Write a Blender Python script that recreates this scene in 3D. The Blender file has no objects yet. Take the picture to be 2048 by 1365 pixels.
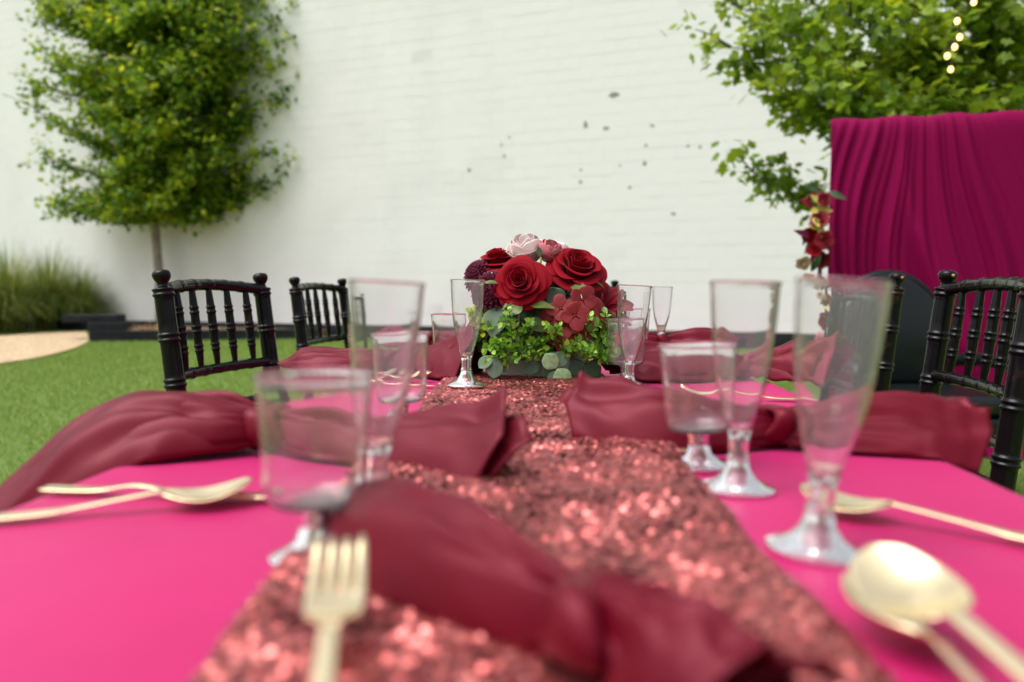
import bpy, math, random
import numpy as np
from mathutils import Vector, Matrix, Quaternion, noise as mnoise

S = bpy.context.scene
COL = S.collection
R = math.radians
EYE = Vector((0.0, 0.0, 0.908))          # camera position: just above the table, near its end
YAW, PITCH, FPX = R(3.63), R(-3.74), 1593.0

# ------------------------------------------------------------------ camera
cam_d = bpy.data.cameras.new('camera')
cam = bpy.data.objects.new('camera', cam_d)
COL.objects.link(cam)
cam.location = EYE
cam.rotation_euler = (R(90) + PITCH, 0, YAW)
cam_d.sensor_width = 36.0
cam_d.lens = 36.0 * FPX / 2048.0
cam_d.clip_start = 0.02
cam_d.clip_end = 400.0
cam_d.dof.use_dof = True
cam_d.dof.focus_distance = 1.40
cam_d.dof.aperture_fstop = 3.2
cam_d.dof.aperture_blades = 9
S.camera = cam

# ------------------------------------------------------------------ sky and soft sun
SUN_EL, SUN_AZ = R(63), R(-118)           # azimuth measured from +Y clockwise: high up, to the left
w = bpy.data.worlds.new('World')
S.world = w
w.use_nodes = True
nt = w.node_tree
for n in list(nt.nodes):
    nt.nodes.remove(n)
sky = nt.nodes.new('ShaderNodeTexSky')
sky.sky_type = 'NISHITA'
sky.sun_disc = False
sky.sun_elevation = SUN_EL
sky.sun_rotation = SUN_AZ
sky.air_density = 1.0
sky.dust_density = 6.0
hs = nt.nodes.new('ShaderNodeHueSaturation')
hs.inputs['Saturation'].default_value = 0.22      # thin high cloud: nearly white sky
bg = nt.nodes.new('ShaderNodeBackground')
bg.inputs['Strength'].default_value = 0.15
wo = nt.nodes.new('ShaderNodeOutputWorld')
nt.links.new(sky.outputs[0], hs.inputs['Color'])
nt.links.new(hs.outputs[0], bg.inputs['Color'])
nt.links.new(bg.outputs[0], wo.inputs['Surface'])

sun_d = bpy.data.lights.new('sun', 'SUN')
sun_d.energy = 1.2
sun_d.angle = R(55)
sun_d.color = (1.0, 0.98, 0.95)
sun = bpy.data.objects.new('sun', sun_d)
COL.objects.link(sun)
sdir = Vector((math.sin(SUN_AZ) * math.cos(SUN_EL), math.cos(SUN_AZ) * math.cos(SUN_EL), math.sin(SUN_EL)))
sun.rotation_euler = sdir.to_track_quat('Z', 'Y').to_euler()
sun.location = (-5, -5, 12)

vs = S.view_settings
vs.view_transform = 'Standard'
vs.look = 'None'
vs.exposure = 0.43
vs.gamma = 1.0
vs.use_curve_mapping = False
S.render.engine = 'CYCLES'
S.cycles.use_denoising = True
S.cycles.max_bounces = 14
S.cycles.transparent_max_bounces = 32
S.cycles.diffuse_bounces = 2
S.cycles.glossy_bounces = 3
S.cycles.use_adaptive_sampling = True
S.cycles.adaptive_threshold = 0.02
S.cycles.transmission_bounces = 14
S.cycles.caustics_reflective = True
S.cycles.caustics_refractive = True
S.cycles.blur_glossy = 0.5
S.cycles.sample_clamp_indirect = 6.0

# ------------------------------------------------------------------ geometry helpers
CAMROT = (Matrix.Rotation(YAW, 3, 'Z') @ Matrix.Rotation(R(90) + PITCH, 3, 'X'))
def ray(px, py):
    return CAMROT @ Vector(((px - 1024.0) / FPX, -(py - 682.5) / FPX, -1.0))
def on_z(px, py, z):                       # the point of the plane z that the photograph shows there
    d = ray(px, py)
    return EYE + d * ((z - EYE.z) / d.z)
def at_y(px, py, y):                       # the point at the distance y along the table
    d = ray(px, py)
    return EYE + d * (y / d.y)

class MB:
    def __init__(s):
        s.v, s.f = [], []
    def add(s, v, f):
        o = len(s.v)
        s.v += [tuple(p) for p in v]
        s.f += [tuple(i + o for i in q) for q in f]
        return s
    def xf(s, m):
        s.v = [tuple(m @ Vector(p)) for p in s.v]
        return s

def mesh(name, v, f, m, smooth=True):
    me = bpy.data.meshes.new(name)
    me.from_pydata([tuple(p) for p in v], [], f)
    if m is not None:
        me.materials.append(m)
    if smooth:
        me.polygons.foreach_set('use_smooth', [True] * len(me.polygons))
    me.update()
    return me

def link(name, me, parent=None, loc=None, rot=None):
    o = bpy.data.objects.new(name, me)
    COL.objects.link(o)
    if parent is not None:
        o.parent = parent
    if loc is not None:
        o.location = loc
    if rot is not None:
        o.rotation_euler = rot
    return o

def obj(name, mb, m, parent=None, smooth=True, loc=None, rot=None):
    return link(name, mesh(name, mb.v, mb.f, m, smooth), parent, loc, rot)

def tag(o, label, cat, group=None):
    o['label'] = label
    o['category'] = cat
    if group:
        o['group'] = group
    return o

def thing(name, label, cat, loc=(0, 0, 0), rz=0.0, group=None, rot=None):
    o = bpy.data.objects.new(name, None)
    COL.objects.link(o)
    o.location = loc
    o.rotation_euler = rot if rot is not None else (0, 0, rz)
    o.empty_display_size = 0.05
    return tag(o, label, cat, group)

def dup(root, label, loc, rot):
    def cp(o, p):
        c = o.copy()
        COL.objects.link(c)
        if p is not None:
            c.parent = p
        for ch in list(o.children):
            cp(ch, c)
        return c
    r = cp(root, None)
    r.location = loc
    r.rotation_euler = rot
    r['label'] = label
    return r

def mod(o, kind, **kw):
    m = o.modifiers.new(kind.lower(), kind)
    for k, v in kw.items():
        setattr(m, k, v)
    return o

def box(x0, x1, y0, y1, z0, z1):
    v = [(x, y, z) for z in (z0, z1) for y in (y0, y1) for x in (x0, x1)]
    f = [(0, 2, 3, 1), (4, 5, 7, 6), (0, 1, 5, 4), (2, 6, 7, 3), (0, 4, 6, 2), (1, 3, 7, 5)]
    return v, f

def lathe(prof, n=40, rib=None):
    v, f = [], []
    for k, (r, z) in enumerate(prof):
        for i in range(n):
            a = 2 * math.pi * i / n
            rr = r * (rib(a, z) if rib else 1.0)
            v.append((rr * math.cos(a), rr * math.sin(a), z))
    for k in range(len(prof) - 1):
        for i in range(n):
            j = (i + 1) % n
            f.append((k * n + i, k * n + j, (k + 1) * n + j, (k + 1) * n + i))
    return v, f

def tube(pts, radii, n=10, cap=True):
    pts = [Vector(p) for p in pts]
    m = len(pts)
    if not hasattr(radii, '__len__'):
        radii = [radii] * m
    t0 = (pts[1] - pts[0]).normalized()
    up = Vector((0, 0, 1)) if abs(t0.z) < 0.9 else Vector((1, 0, 0))
    nrm = (up - t0 * up.dot(t0)).normalized()
    v, f = [], []
    for i, p in enumerate(pts):
        t = (pts[min(i + 1, m - 1)] - pts[max(i - 1, 0)]).normalized()
        nrm = (nrm - t * nrm.dot(t)).normalized()
        b = t.cross(nrm)
        for k in range(n):
            a = 2 * math.pi * k / n
            v.append(tuple(p + (nrm * math.cos(a) + b * math.sin(a)) * radii[i]))
    for i in range(m - 1):
        for k in range(n):
            j = (k + 1) % n
            f.append((i * n + k, i * n + j, (i + 1) * n + j, (i + 1) * n + k))
    if cap:
        f.append(tuple(range(n - 1, -1, -1)))
        f.append(tuple((m - 1) * n + k for k in range(n)))
    return v, f

def catmull(pts, n):
    P = np.array(pts, float)
    P = np.vstack([2 * P[0] - P[1], P, 2 * P[-1] - P[-2]])
    segs = len(P) - 3
    out = []
    for k in range(n):
        u = k / (n - 1) * segs
        i = min(int(u), segs - 1)
        t = u - i
        a, b, c, d = P[i], P[i + 1], P[i + 2], P[i + 3]
        out.append(0.5 * (2 * b + (c - a) * t + (2 * a - 5 * b + 4 * c - d) * t * t + (3 * b - a - 3 * c + d) * t ** 3))
    return out

def axis_m(direction, loc, roll=0.0):      # local +Z turned to a direction
    return Matrix.Translation(loc) @ Vector(direction).to_track_quat('Z', 'Y').to_matrix().to_4x4() @ Matrix.Rotation(roll, 4, 'Z')

def soup(name, V, F, m, parent=None, smooth=False):   # many like faces at once: V (k,n,3), F faces of one piece
    k, n, _ = V.shape
    me = bpy.data.meshes.new(name)
    me.vertices.add(k * n)
    me.vertices.foreach_set('co', V.reshape(-1).astype(np.float32))
    idx, tot = [], []
    for q in F:
        idx += list(q)
        tot.append(len(q))
    L = len(idx)
    loops = (np.array(idx)[None, :] + (np.arange(k) * n)[:, None]).reshape(-1)
    tots = np.tile(np.array(tot), k)
    me.loops.add(k * L)
    me.loops.foreach_set('vertex_index', loops.astype(np.int32))
    me.polygons.add(len(tots))
    starts = np.concatenate([[0], np.cumsum(tots)[:-1]])
    me.polygons.foreach_set('loop_start', starts.astype(np.int32))
    me.polygons.foreach_set('loop_total', tots.astype(np.int32))
    me.polygons.foreach_set('use_smooth', np.full(len(tots), smooth))
    me.materials.append(m)
    me.update(calc_edges=True)
    me.validate()
    return link(name, me, parent)

def frames(rng, k, up=0.0):                # random orthonormal frames (k,3,3): columns = length, width, normal
    a = rng.normal(size=(k, 3))
    a[:, 2] += up
    a /= np.linalg.norm(a, axis=1)[:, None]
    b = rng.normal(size=(k, 3))
    b -= a * (a * b).sum(1)[:, None]
    b /= np.linalg.norm(b, axis=1)[:, None]
    return a, b, np.cross(a, b)

# ------------------------------------------------------------------ materials
def nodes_of(m):
    m.use_nodes = True
    t = m.node_tree
    return t, t.nodes['Principled BSDF'], t.nodes['Material Output']

def pm(name, col, rough=0.5, metal=0.0, spec=0.5, vary=None, bump=None, sheen=0.0, coat=0.0, sheen_tint=None, aniso=0.0):
    m = bpy.data.materials.new(name)
    t, p, o = nodes_of(m)
    p.inputs['Base Color'].default_value = (*col, 1)
    p.inputs['Roughness'].default_value = rough
    p.inputs['Metallic'].default_value = metal
    p.inputs['Specular IOR Level'].default_value = spec
    if sheen:
        p.inputs['Sheen Weight'].default_value = sheen
        p.inputs['Sheen Roughness'].default_value = 0.35
        p.inputs['Sheen Tint'].default_value = (*(sheen_tint or (1, 1, 1)), 1)
    if coat:
        p.inputs['Coat Weight'].default_value = coat
        p.inputs['Coat Roughness'].default_value = 0.1
    tc = t.nodes.new('ShaderNodeTexCoord')
    if vary:                                # (scale, colour at the other end, low, high)
        sc, c2, lo, hi = vary
        nz = t.nodes.new('ShaderNodeTexNoise')
        nz.inputs['Scale'].default_value = sc
        nz.inputs['Detail'].default_value = 5
        t.links.new(tc.outputs['Object'], nz.inputs['Vector'])
        cr = t.nodes.new('ShaderNodeValToRGB')
        cr.color_ramp.elements[0].position = lo
        cr.color_ramp.elements[1].position = hi
        cr.color_ramp.elements[0].color = (*col, 1)
        cr.color_ramp.elements[1].color = (*c2, 1)
        t.links.new(nz.outputs['Fac'], cr.inputs[0])
        t.links.new(cr.outputs[0], p.inputs['Base Color'])
    if bump:                                # (scale, strength, distance)
        nb = t.nodes.new('ShaderNodeTexNoise')
        nb.inputs['Scale'].default_value = bump[0]
        nb.inputs['Detail'].default_value = 4
        t.links.new(tc.outputs['Object'], nb.inputs['Vector'])
        b = t.nodes.new('ShaderNodeBump')
        b.inputs['Strength'].default_value = bump[1]
        b.inputs['Distance'].default_value = bump[2]
        t.links.new(nb.outputs['Fac'], b.inputs['Height'])
        t.links.new(b.outputs[0], p.inputs['Normal'])
    return m

def leafm(name, cols, rough=0.45, trans=0.35, spec=0.4, clump=0.0):   # colour varies leaf by leaf; light passes through
    m = bpy.data.materials.new(name)
    t, p, o = nodes_of(m)
    g = t.nodes.new('ShaderNodeNewGeometry')
    cr = t.nodes.new('ShaderNodeValToRGB')
    e = cr.color_ramp.elements
    while len(e) < len(cols):
        e.new(0.5)
    for i, c in enumerate(cols):
        e[i].position = i / (len(cols) - 1)
        e[i].color = (*c, 1)
    if clump:                               # whole sprays share a tone
        tc = t.nodes.new('ShaderNodeTexCoord')
        nz = t.nodes.new('ShaderNodeTexNoise')
        nz.inputs['Scale'].default_value = clump
        nz.inputs['Detail'].default_value = 1.5
        t.links.new(tc.outputs['Object'], nz.inputs['Vector'])
        mr = t.nodes.new('ShaderNodeMapRange')
        mr.inputs[1].default_value, mr.inputs[2].default_value = 0.36, 0.66
        t.links.new(nz.outputs['Fac'], mr.inputs[0])
        mxv = t.nodes.new('ShaderNodeMix')
        mxv.inputs[0].default_value = 0.45
        t.links.new(mr.outputs[0], mxv.inputs[2])
        t.links.new(g.outputs['Random Per Island'], mxv.inputs[3])
        t.links.new(mxv.outputs[0], cr.inputs[0])
    else:
        t.links.new(g.outputs['Random Per Island'], cr.inputs[0])
    t.links.new(cr.outputs[0], p.inputs['Base Color'])
    p.inputs['Roughness'].default_value = rough
    p.inputs['Specular IOR Level'].default_value = spec
    tr = t.nodes.new('ShaderNodeBsdfTranslucent')
    hs = t.nodes.new('ShaderNodeHueSaturation')
    hs.inputs['Hue'].default_value = 0.485
    hs.inputs['Value'].default_value = 1.7
    t.links.new(cr.outputs[0], hs.inputs['Color'])
    t.links.new(hs.outputs[0], tr.inputs['Color'])
    mx = t.nodes.new('ShaderNodeMixShader')
    mx.inputs[0].default_value = trans
    t.links.new(p.outputs[0], mx.inputs[1])
    t.links.new(tr.outputs[0], mx.inputs[2])
    t.links.new(mx.outputs[0], o.inputs['Surface'])
    return m

M = {}
M['wall'] = pm('painted_wall', (0.80, 0.805, 0.80), 0.75, spec=0.25, vary=(0.9, (0.735, 0.742, 0.735), 0.42, 0.72), bump=(60, 0.15, 0.004))
M['joint'] = pm('painted_joint', (0.79, 0.795, 0.79), 0.85, spec=0.1, vary=(1.1, (0.62, 0.625, 0.62), 0.50, 0.74))
M['chip'] = pm('bare_masonry', (0.20, 0.195, 0.18), 0.9, vary=(30, (0.34, 0.33, 0.31), 0.4, 0.6))
M['timber'] = pm('black_timber', (0.012, 0.015, 0.018), 0.7, spec=0.2, vary=(8, (0.022, 0.025, 0.028), 0.4, 0.7), bump=(40, 0.4, 0.01))
M['soil'] = pm('mulch', (0.10, 0.065, 0.04), 0.95, vary=(9, (0.26, 0.17, 0.10), 0.42, 0.6), bump=(25, 0.9, 0.05))
M['sand'] = pm('decomposed_granite', (0.56, 0.42, 0.26), 0.95, spec=0.2, vary=(4, (0.46, 0.33, 0.19), 0.4, 0.7), bump=(70, 0.6, 0.01))
M['turf'] = pm('turf_backing', (0.11, 0.19, 0.022), 0.9, vary=(2.2, (0.15, 0.235, 0.04), 0.38, 0.66), bump=(90, 0.8, 0.02))
M['blade'] = leafm('turf_blade', [(0.10, 0.19, 0.02), (0.16, 0.27, 0.035), (0.21, 0.31, 0.05), (0.27, 0.34, 0.09)], 0.5, 0.25)
M['black'] = pm('black_lacquer', (0.005, 0.005, 0.0055), 0.15, spec=0.22, coat=0.0, vary=(14, (0.03, 0.013, 0.008), 0.66, 0.74), bump=(35, 0.05, 0.004))
M['wornwood'] = pm('worn_wood', (0.42, 0.20, 0.08), 0.6)
M['leather'] = pm('black_leather', (0.006, 0.009, 0.010), 0.3, spec=0.35, bump=(120, 0.2, 0.003))
M['pink'] = pm('pink_cloth', (0.50, 0.012, 0.132), 0.50, spec=0.32, sheen=0.12, sheen_tint=(1, 0.55, 0.7), vary=(5, (0.45, 0.010, 0.115), 0.4, 0.65), bump=(900, 0.12, 0.0006))
M['satin'] = pm('burgundy_satin', (0.112, 0.0018, 0.0102), 0.42, spec=0.45, sheen=0.0, sheen_tint=(1, 0.45, 0.5), vary=(20, (0.095, 0.0015, 0.0086), 0.4, 0.65), bump=(1100, 0.10, 0.0005))
M['satin'].node_tree.nodes['Principled BSDF'].inputs['Specular Tint'].default_value = (1.0, 0.33, 0.42, 1)
M['runner'] = pm('runner_mesh', (0.10, 0.018, 0.02), 0.8)
M['sequin'] = leafm('sequin_film', [(0.40, 0.085, 0.082), (0.53, 0.135, 0.128), (0.66, 0.21, 0.195)], 0.3, 0.0)
_t, _p, _o = nodes_of(M['sequin'])
_p.inputs['Metallic'].default_value = 0.9
_p.inputs['Roughness'].default_value = 0.34
M['gold'] = pm('gold_plastic', (1.0, 0.85, 0.54), 0.17, metal=0.85, spec=0.6)
def clear_glass(name, haze, ior=1.46, rough=0.02):               # solid clear styrene: light bends through it; white haze for scuff and painted-in sky gleam
    m = bpy.data.materials.new(name)
    t, p, o = nodes_of(m)
    p.inputs['Base Color'].default_value = (0.985, 0.98, 0.99, 1)
    p.inputs['Roughness'].default_value = rough
    p.inputs['IOR'].default_value = ior
    p.inputs['Transmission Weight'].default_value = 1.0 - haze
    return m
M['clear'] = clear_glass('clear_styrene', 0.025)
M['clear_thick'] = clear_glass('clear_styrene_solid', 0.06, 1.36, 0.06)
M['drape'] = pm('burgundy_voile', (0.195, 0.0009, 0.050), 0.75, spec=0.08, sheen=0.06, sheen_tint=(1, 0.2, 0.5))
M['pipe'] = pm('dark_pipe', (0.03, 0.03, 0.03), 0.4, metal=0.6)
M['tabletop'] = pm('folding_table_plastic', (0.55, 0.55, 0.53), 0.5)
M['steel'] = pm('grey_steel', (0.25, 0.25, 0.25), 0.4, metal=0.8)
M['bark_pale'] = pm('pale_bark', (0.30, 0.265, 0.225), 0.85, vary=(9, (0.20, 0.175, 0.15), 0.4, 0.65), bump=(30, 0.6, 0.02))
M['bark_dark'] = pm('dark_bark', (0.085, 0.07, 0.055), 0.9, vary=(8, (0.16, 0.14, 0.115), 0.45, 0.65), bump=(30, 0.7, 0.02))
M['leaf_a'] = leafm('tree_leaf_dark', [(0.035, 0.095, 0.006), (0.075, 0.17, 0.010), (0.13, 0.25, 0.014), (0.30, 0.40, 0.02), (0.55, 0.58, 0.03)], 0.42, 0.44, clump=2.6)
M['leaf_b'] = leafm('tree_leaf_bright', [(0.06, 0.13, 0.010), (0.13, 0.23, 0.014), (0.24, 0.35, 0.02), (0.42, 0.49, 0.03)], 0.42, 0.42, clump=3.0)
M['grass_clump'] = leafm('tall_grass', [(0.05, 0.10, 0.015), (0.11, 0.19, 0.025), (0.20, 0.26, 0.045), (0.40, 0.36, 0.10)], 0.5, 0.3)
M['velvet_red'] = pm('red_velvet', (0.24, 0.0012, 0.0085), 0.7, spec=0.12, sheen=0.3, sheen_tint=(1, 0.1, 0.2))
M['red_dark'] = pm('dark_red_petal', (0.20, 0.003, 0.014), 0.55, spec=0.3, sheen=0.25, sheen_tint=(1, 0.3, 0.4))
M['plum'] = pm('plum_petal', (0.085, 0.004, 0.022), 0.5, spec=0.3, sheen=0.4, sheen_tint=(1, 0.35, 0.55), vary=(60, (0.15, 0.008, 0.04), 0.4, 0.65))
M['dusty'] = pm('dusty_red_petal', (0.29, 0.034, 0.037), 0.55, spec=0.3, vary=(45, (0.19, 0.014, 0.018), 0.4, 0.65))
M['blush'] = pm('blush_petal', (0.90, 0.78, 0.75), 0.55, spec=0.3, vary=(45, (0.76, 0.46, 0.47), 0.45, 0.7))
M['rosepink'] = pm('rose_pink_petal', (0.58, 0.17, 0.20), 0.55, spec=0.3, vary=(50, (0.72, 0.36, 0.36), 0.45, 0.7))
M['cream'] = pm('cream_petal', (0.62, 0.44, 0.30), 0.55)
M['yellow'] = pm('yellow_petal', (0.55, 0.46, 0.10), 0.5)
M['leaf_dark'] = pm('deep_green_leaf', (0.018, 0.05, 0.018), 0.4, vary=(40, (0.04, 0.085, 0.025), 0.4, 0.6))
M['leaf_olive'] = pm('olive_leaf', (0.075, 0.12, 0.018), 0.42, vary=(40, (0.12, 0.15, 0.025), 0.4, 0.6))
M['leaf_sage'] = pm('sage_leaf', (0.10, 0.165, 0.105), 0.55, vary=(30, (0.14, 0.21, 0.13), 0.4, 0.6))
M['leaf_lace'] = pm('pale_lace_leaf', (0.30, 0.44, 0.22), 0.55, vary=(120, (0.20, 0.33, 0.16), 0.45, 0.58))
M['leaf_box'] = leafm('boxwood_leaf', [(0.06, 0.19, 0.02), (0.13, 0.34, 0.03), (0.25, 0.50, 0.045), (0.44, 0.66, 0.08)], 0.35, 0.25, 0.5)
M['leaf_lime'] = leafm('lime_leaf', [(0.22, 0.40, 0.02), (0.38, 0.52, 0.03), (0.55, 0.60, 0.05)], 0.4, 0.3)
M['stem'] = pm('green_stem', (0.16, 0.23, 0.04), 0.5)
M['twig'] = pm('brown_twig', (0.06, 0.045, 0.025), 0.6)
M['planter'] = pm('grey_green_wood', (0.30, 0.315, 0.27), 0.7, vary=(25, (0.24, 0.255, 0.22), 0.4, 0.65), bump=(60, 0.3, 0.003))
M['cord'] = pm('black_cord', (0.012, 0.012, 0.012), 0.5)
def bulbm():
    m = bpy.data.materials.new('warm_bulb')
    t, p, o = nodes_of(m)
    p.inputs['Base Color'].default_value = (1, 0.8, 0.5, 1)
    p.inputs['Emission Color'].default_value = (1.0, 0.58, 0.17, 1)
    p.inputs['Emission Strength'].default_value = 3.0
    return m
M['bulb'] = bulbm()

# ================================================================== THE SETTING
rng = np.random.default_rng(7)
random.seed(7)

# ground: one sheet of lawn out to the horizon
g = obj('lawn_ground', MB().add([(-150, -150, 0), (150, -150, 0), (150, 150, 0), (-150, 150, 0)], [(0, 1, 2, 3)]), M['turf'], smooth=False)
g['kind'] = 'structure'

# the line where the timber edging meets the lawn
E0, E1 = on_z(680, 677, 0), on_z(1555, 700, 0)
ed = (E1 - E0).normalized()                       # along the wall, to the right
en = Vector((ed.y, -ed.x, 0))                     # out of the wall, towards the camera
if en.y > 0:
    en = -en
BED = 0.85                                        # depth of the planting bed between edging and wall
W0 = E0 - en * BED
ANG = math.atan2(ed.y, ed.x)
def wall_uv(px, py):                              # along the wall from W0, height
    d = ray(px, py)
    t = (W0 - EYE).dot(en) / d.dot(en)
    p = EYE + d * t
    return (p - W0).dot(ed), p.z

def on_front(px, py, back=0.0):                   # on the upright plane of the timber edging, or behind it
    d = ray(px, py)
    o_ = E0 - en * back
    return EYE + d * ((o_ - EYE).dot(en) / d.dot(en))

# painted block wall: every block is a piece of its own with recessed joints
wall = thing('block_wall', 'tall white painted concrete block wall across the whole background', 'wall', (W0.x, W0.y, 0), ANG)
U0, U1, WH = -17.0, 13.0, 8.4
back = obj('mortar_backing', MB().add(*box(U0, U1, 0.0, 0.25, 0, WH)), M['joint'], wall, smooth=False)
BW, BH, J = 0.4064, 0.2032, 0.005
def block_mesh(wd):
    x, z, d, c = wd - J * .22, BH - J, 0.0018, 0.0014
    v = [(0, 0.002, 0), (x, 0.002, 0), (x, 0.002, z), (0, 0.002, z), (c, -d, c), (x - c, -d, c), (x - c, -d, z - c), (c, -d, z - c)]
    f = [(4, 5, 6, 7), (0, 1, 5, 4), (1, 2, 6, 5), (2, 3, 7, 6), (3, 0, 4, 7)]
    return v, f
full, half = block_mesh(BW), block_mesh(BW / 2)
blockme = mesh('block', *full, M['wall'], smooth=False)
spots = []
for r_ in range(int(WH / BH)):
    off = 0.0 if r_ % 2 == 0 else BW / 2
    for c_ in range(int((U1 - U0) / BW) - 1):
        u, z = U0 + off + c_ * BW, r_ * BH
        p = W0 + ed * (u + BW / 2) + Vector((0, 0, z + BH / 2))
        q = CAMROT.transposed() @ (p - EYE)
        sx, sy = 1024 + q.x / -q.z * FPX, 682.5 - q.y / -q.z * FPX
        seen = 570 < sx < 1640 and 5 < sy < 640 and not (900 < sx < 1250 and sy > 490)
        spots.append((not seen, -q.z, u, z))
spots.sort()
for k, (ns, dz, u, z) in enumerate(spots[:300]):
    link('block', blockme, wall, (u, rng.normal(0, 0.0008), z))
rest = spots[300:]
V = np.array(full[0])[None] + np.stack([[s[2] for s in rest], rng.normal(0, 0.0008, len(rest)), [s[3] for s in rest]], 1)[:, None, :]
o = soup('block_field', V, full[1], M['wall'], wall)
o['kind'] = 'stuff'
# places where the paint has flaked off
chips = [(1227, 190, 26, 11), (1171, 250, 9, 15), (1212, 257, 15, 8), (938, 341, 8, 8), (1009, 313, 7, 7), (1161, 365, 8, 8), (1260, 376, 8, 7), (1289, 327, 8, 8),
         (1305, 252, 8, 6), (1292, 291, 6, 6), (1376, 293, 6, 6), (1400, 295, 7, 6), (1347, 428, 9, 6), (1434, 345, 9, 5), (1019, 275, 5, 5), (1003, 290, 4, 8), (1240, 332, 5, 5),
         (1162, 340, 6, 5), (1111, 341, 5, 5), (1400, 325, 5, 5), (1193, 403, 6, 5), (1461, 240, 7, 6), (1263, 140, 5, 12), (1560, 300, 6, 7), (1480, 390, 6, 5)]
for (px, py, a, b) in chips[:18]:
    u, z = wall_uv(px, py)
    sc = 14.0 / FPX * 0.5
    n = 11
    ring = [(u + a * sc * math.cos(2 * math.pi * i / n) * random.uniform(.55, 1.15), 0, z + b * sc * math.sin(2 * math.pi * i / n) * random.uniform(.55, 1.15)) for i in range(n)]
    v = [(x, -0.0052, y) for x, _, y in ring] + [(u + (x - u) * 1.12, -0.002, z + (y - z) * 1.12) for x, _, y in ring]
    f = [tuple(range(n))] + [(i, i + n, (i + 1) % n + n, (i + 1) % n) for i in range(n)]
    obj('paint_flake', MB().add(v, f), M['chip'], wall, smooth=False)

# planting bed along the wall, edged with black sleepers
bed = obj('planting_bed', MB().add(*box(U0, U1, -BED + 0.07, -0.006, 0.002, 0.215)), M['soil'], None, False, (W0.x, W0.y, 0), (0, 0, ANG))
bed['kind'] = 'structure'
edging = thing('timber_edging', 'low black timber sleeper edging along the foot of the wall', 'edging', (E0.x, E0.y, 0), ANG)
SL = 2.42
sleeper = mesh('sleeper', *box(0, SL - 0.012, -0.065, 0.065, 0, 0.124), M['timber'], False)
for k in range(12):
    for h in range(2):
        o = link('sleeper', sleeper, edging, (U0 + k * SL + (0.9 if h else 0), random.uniform(-.006, .006), 0.002 + h * 0.126))
        mod(o, 'BEVEL', width=0.008, segments=2)
# at the left the edging swings out towards the lawn, round the tree
G0, G1 = on_z(184, 685, 0), on_z(640, 679, 0)
gd = (G1 - G0).normalized()
gl_ = (G1 - G0).length
gang = math.atan2(gd.y, gd.x)
swing = thing('timber_edging', 'black timber sleeper edging round the left tree bed, beside the gravel path', 'edging', (G0.x, G0.y, 0), gang)
for h in range(2):
    for k in range(2):
        o = obj('sleeper', MB().add(*box(k * gl_ / 2 + .004, (k + 1) * gl_ / 2 - .004, -.065 + .004 * h, .065 + .004 * h, .002 + h * .096, .094 + h * .096)), M['timber'], swing, False)
        mod(o, 'BEVEL', width=.008, segments=2)
o = obj('return_sleeper', MB().add(*box(-.064, .064, .07, 2.0, .002, .186)), M['timber'], swing, False)
mod(o, 'BEVEL', width=.008, segments=2)
tb_ = [(G0.x, G0.y), (G1.x, G1.y), (G1.x + .2, G1.y + 1.0), (G0.x - .6, G0.y + 2.9)]
soil2 = obj('tree_bed', MB().add([(x, y, z) for z in (.16, .0) for x, y in tb_], [(0, 1, 2, 3), (0, 4, 5, 1), (1, 5, 6, 2), (2, 6, 7, 3), (3, 7, 4, 0)]), M['soil'], None, False)
soil2['kind'] = 'structure'
# second step of sleepers at the end of the bed
step = thing('raised_planter', 'black stepped timber planter block beside the tall grasses', 'planter', (G0.x, G0.y, 0), gang)
for k, (ua, ubb, ya, yb, z0, z1) in enumerate([(-.10, .50, .10, .80, .192, .33), (-.55, .36, .30, .80, .334, .455)]):
    o = obj('sleeper', MB().add(*box(ua, ubb, ya, yb, z0, z1)), M['timber'], step, False)
    mod(o, 'BEVEL', width=0.01, segments=2)

# dry leaves lying on the bed by the trunk
k = 260
ctr = G0 + gd * .95 + Vector((0, .25, 0))
a, b, c = frames(rng, k)
pos = np.stack([ctr.x + rng.normal(0, .28, k), ctr.y + .1 + rng.normal(0, .12, k), 0.165 + np.abs(rng.normal(0, .05, k))], 1)
s = rng.uniform(.02, .045, k)[:, None]
V = np.stack([pos - a * s, pos + b * s * .6 + c * s * .3, pos + a * s, pos - b * s * .6 + c * s * .3], 1)
o = soup('dry_leaf_litter', V, [(0, 1, 2), (0, 2, 3)], pm('dry_leaf', (0.30, 0.17, 0.08), 0.8, vary=(8, (0.45, 0.30, 0.16), 0.4, 0.6)))
o['kind'] = 'stuff'

# pale gravel path at the left
edge_px = [(-900, 1150), (-420, 850), (-180, 772), (-60, 744), (0, 731), (60, 722), (110, 711), (150, 699), (174, 688), (180, 684)]
pts = catmull([tuple(on_z(x, y, 0)) for x, y in edge_px], 60)
lead = [(p[0], p[1]) for p in pts]
far = [on_z(x, y, 0) for x, y in [(172, 666), (90, 668), (0, 675), (-250, 690), (-900, 760)]]
poly = lead + [(p.x, p.y) for p in far]
n = len(poly)
v = [(x, y, 0.03) for x, y in poly] + [(x, y, -0.02) for x, y in poly]
path = obj('gravel_path', MB().add(v, [tuple(range(n))] + [(i, i + n, (i + 1) % n + n, (i + 1) % n) for i in range(n)]), M['sand'], smooth=False)
path['kind'] = 'structure'
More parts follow.
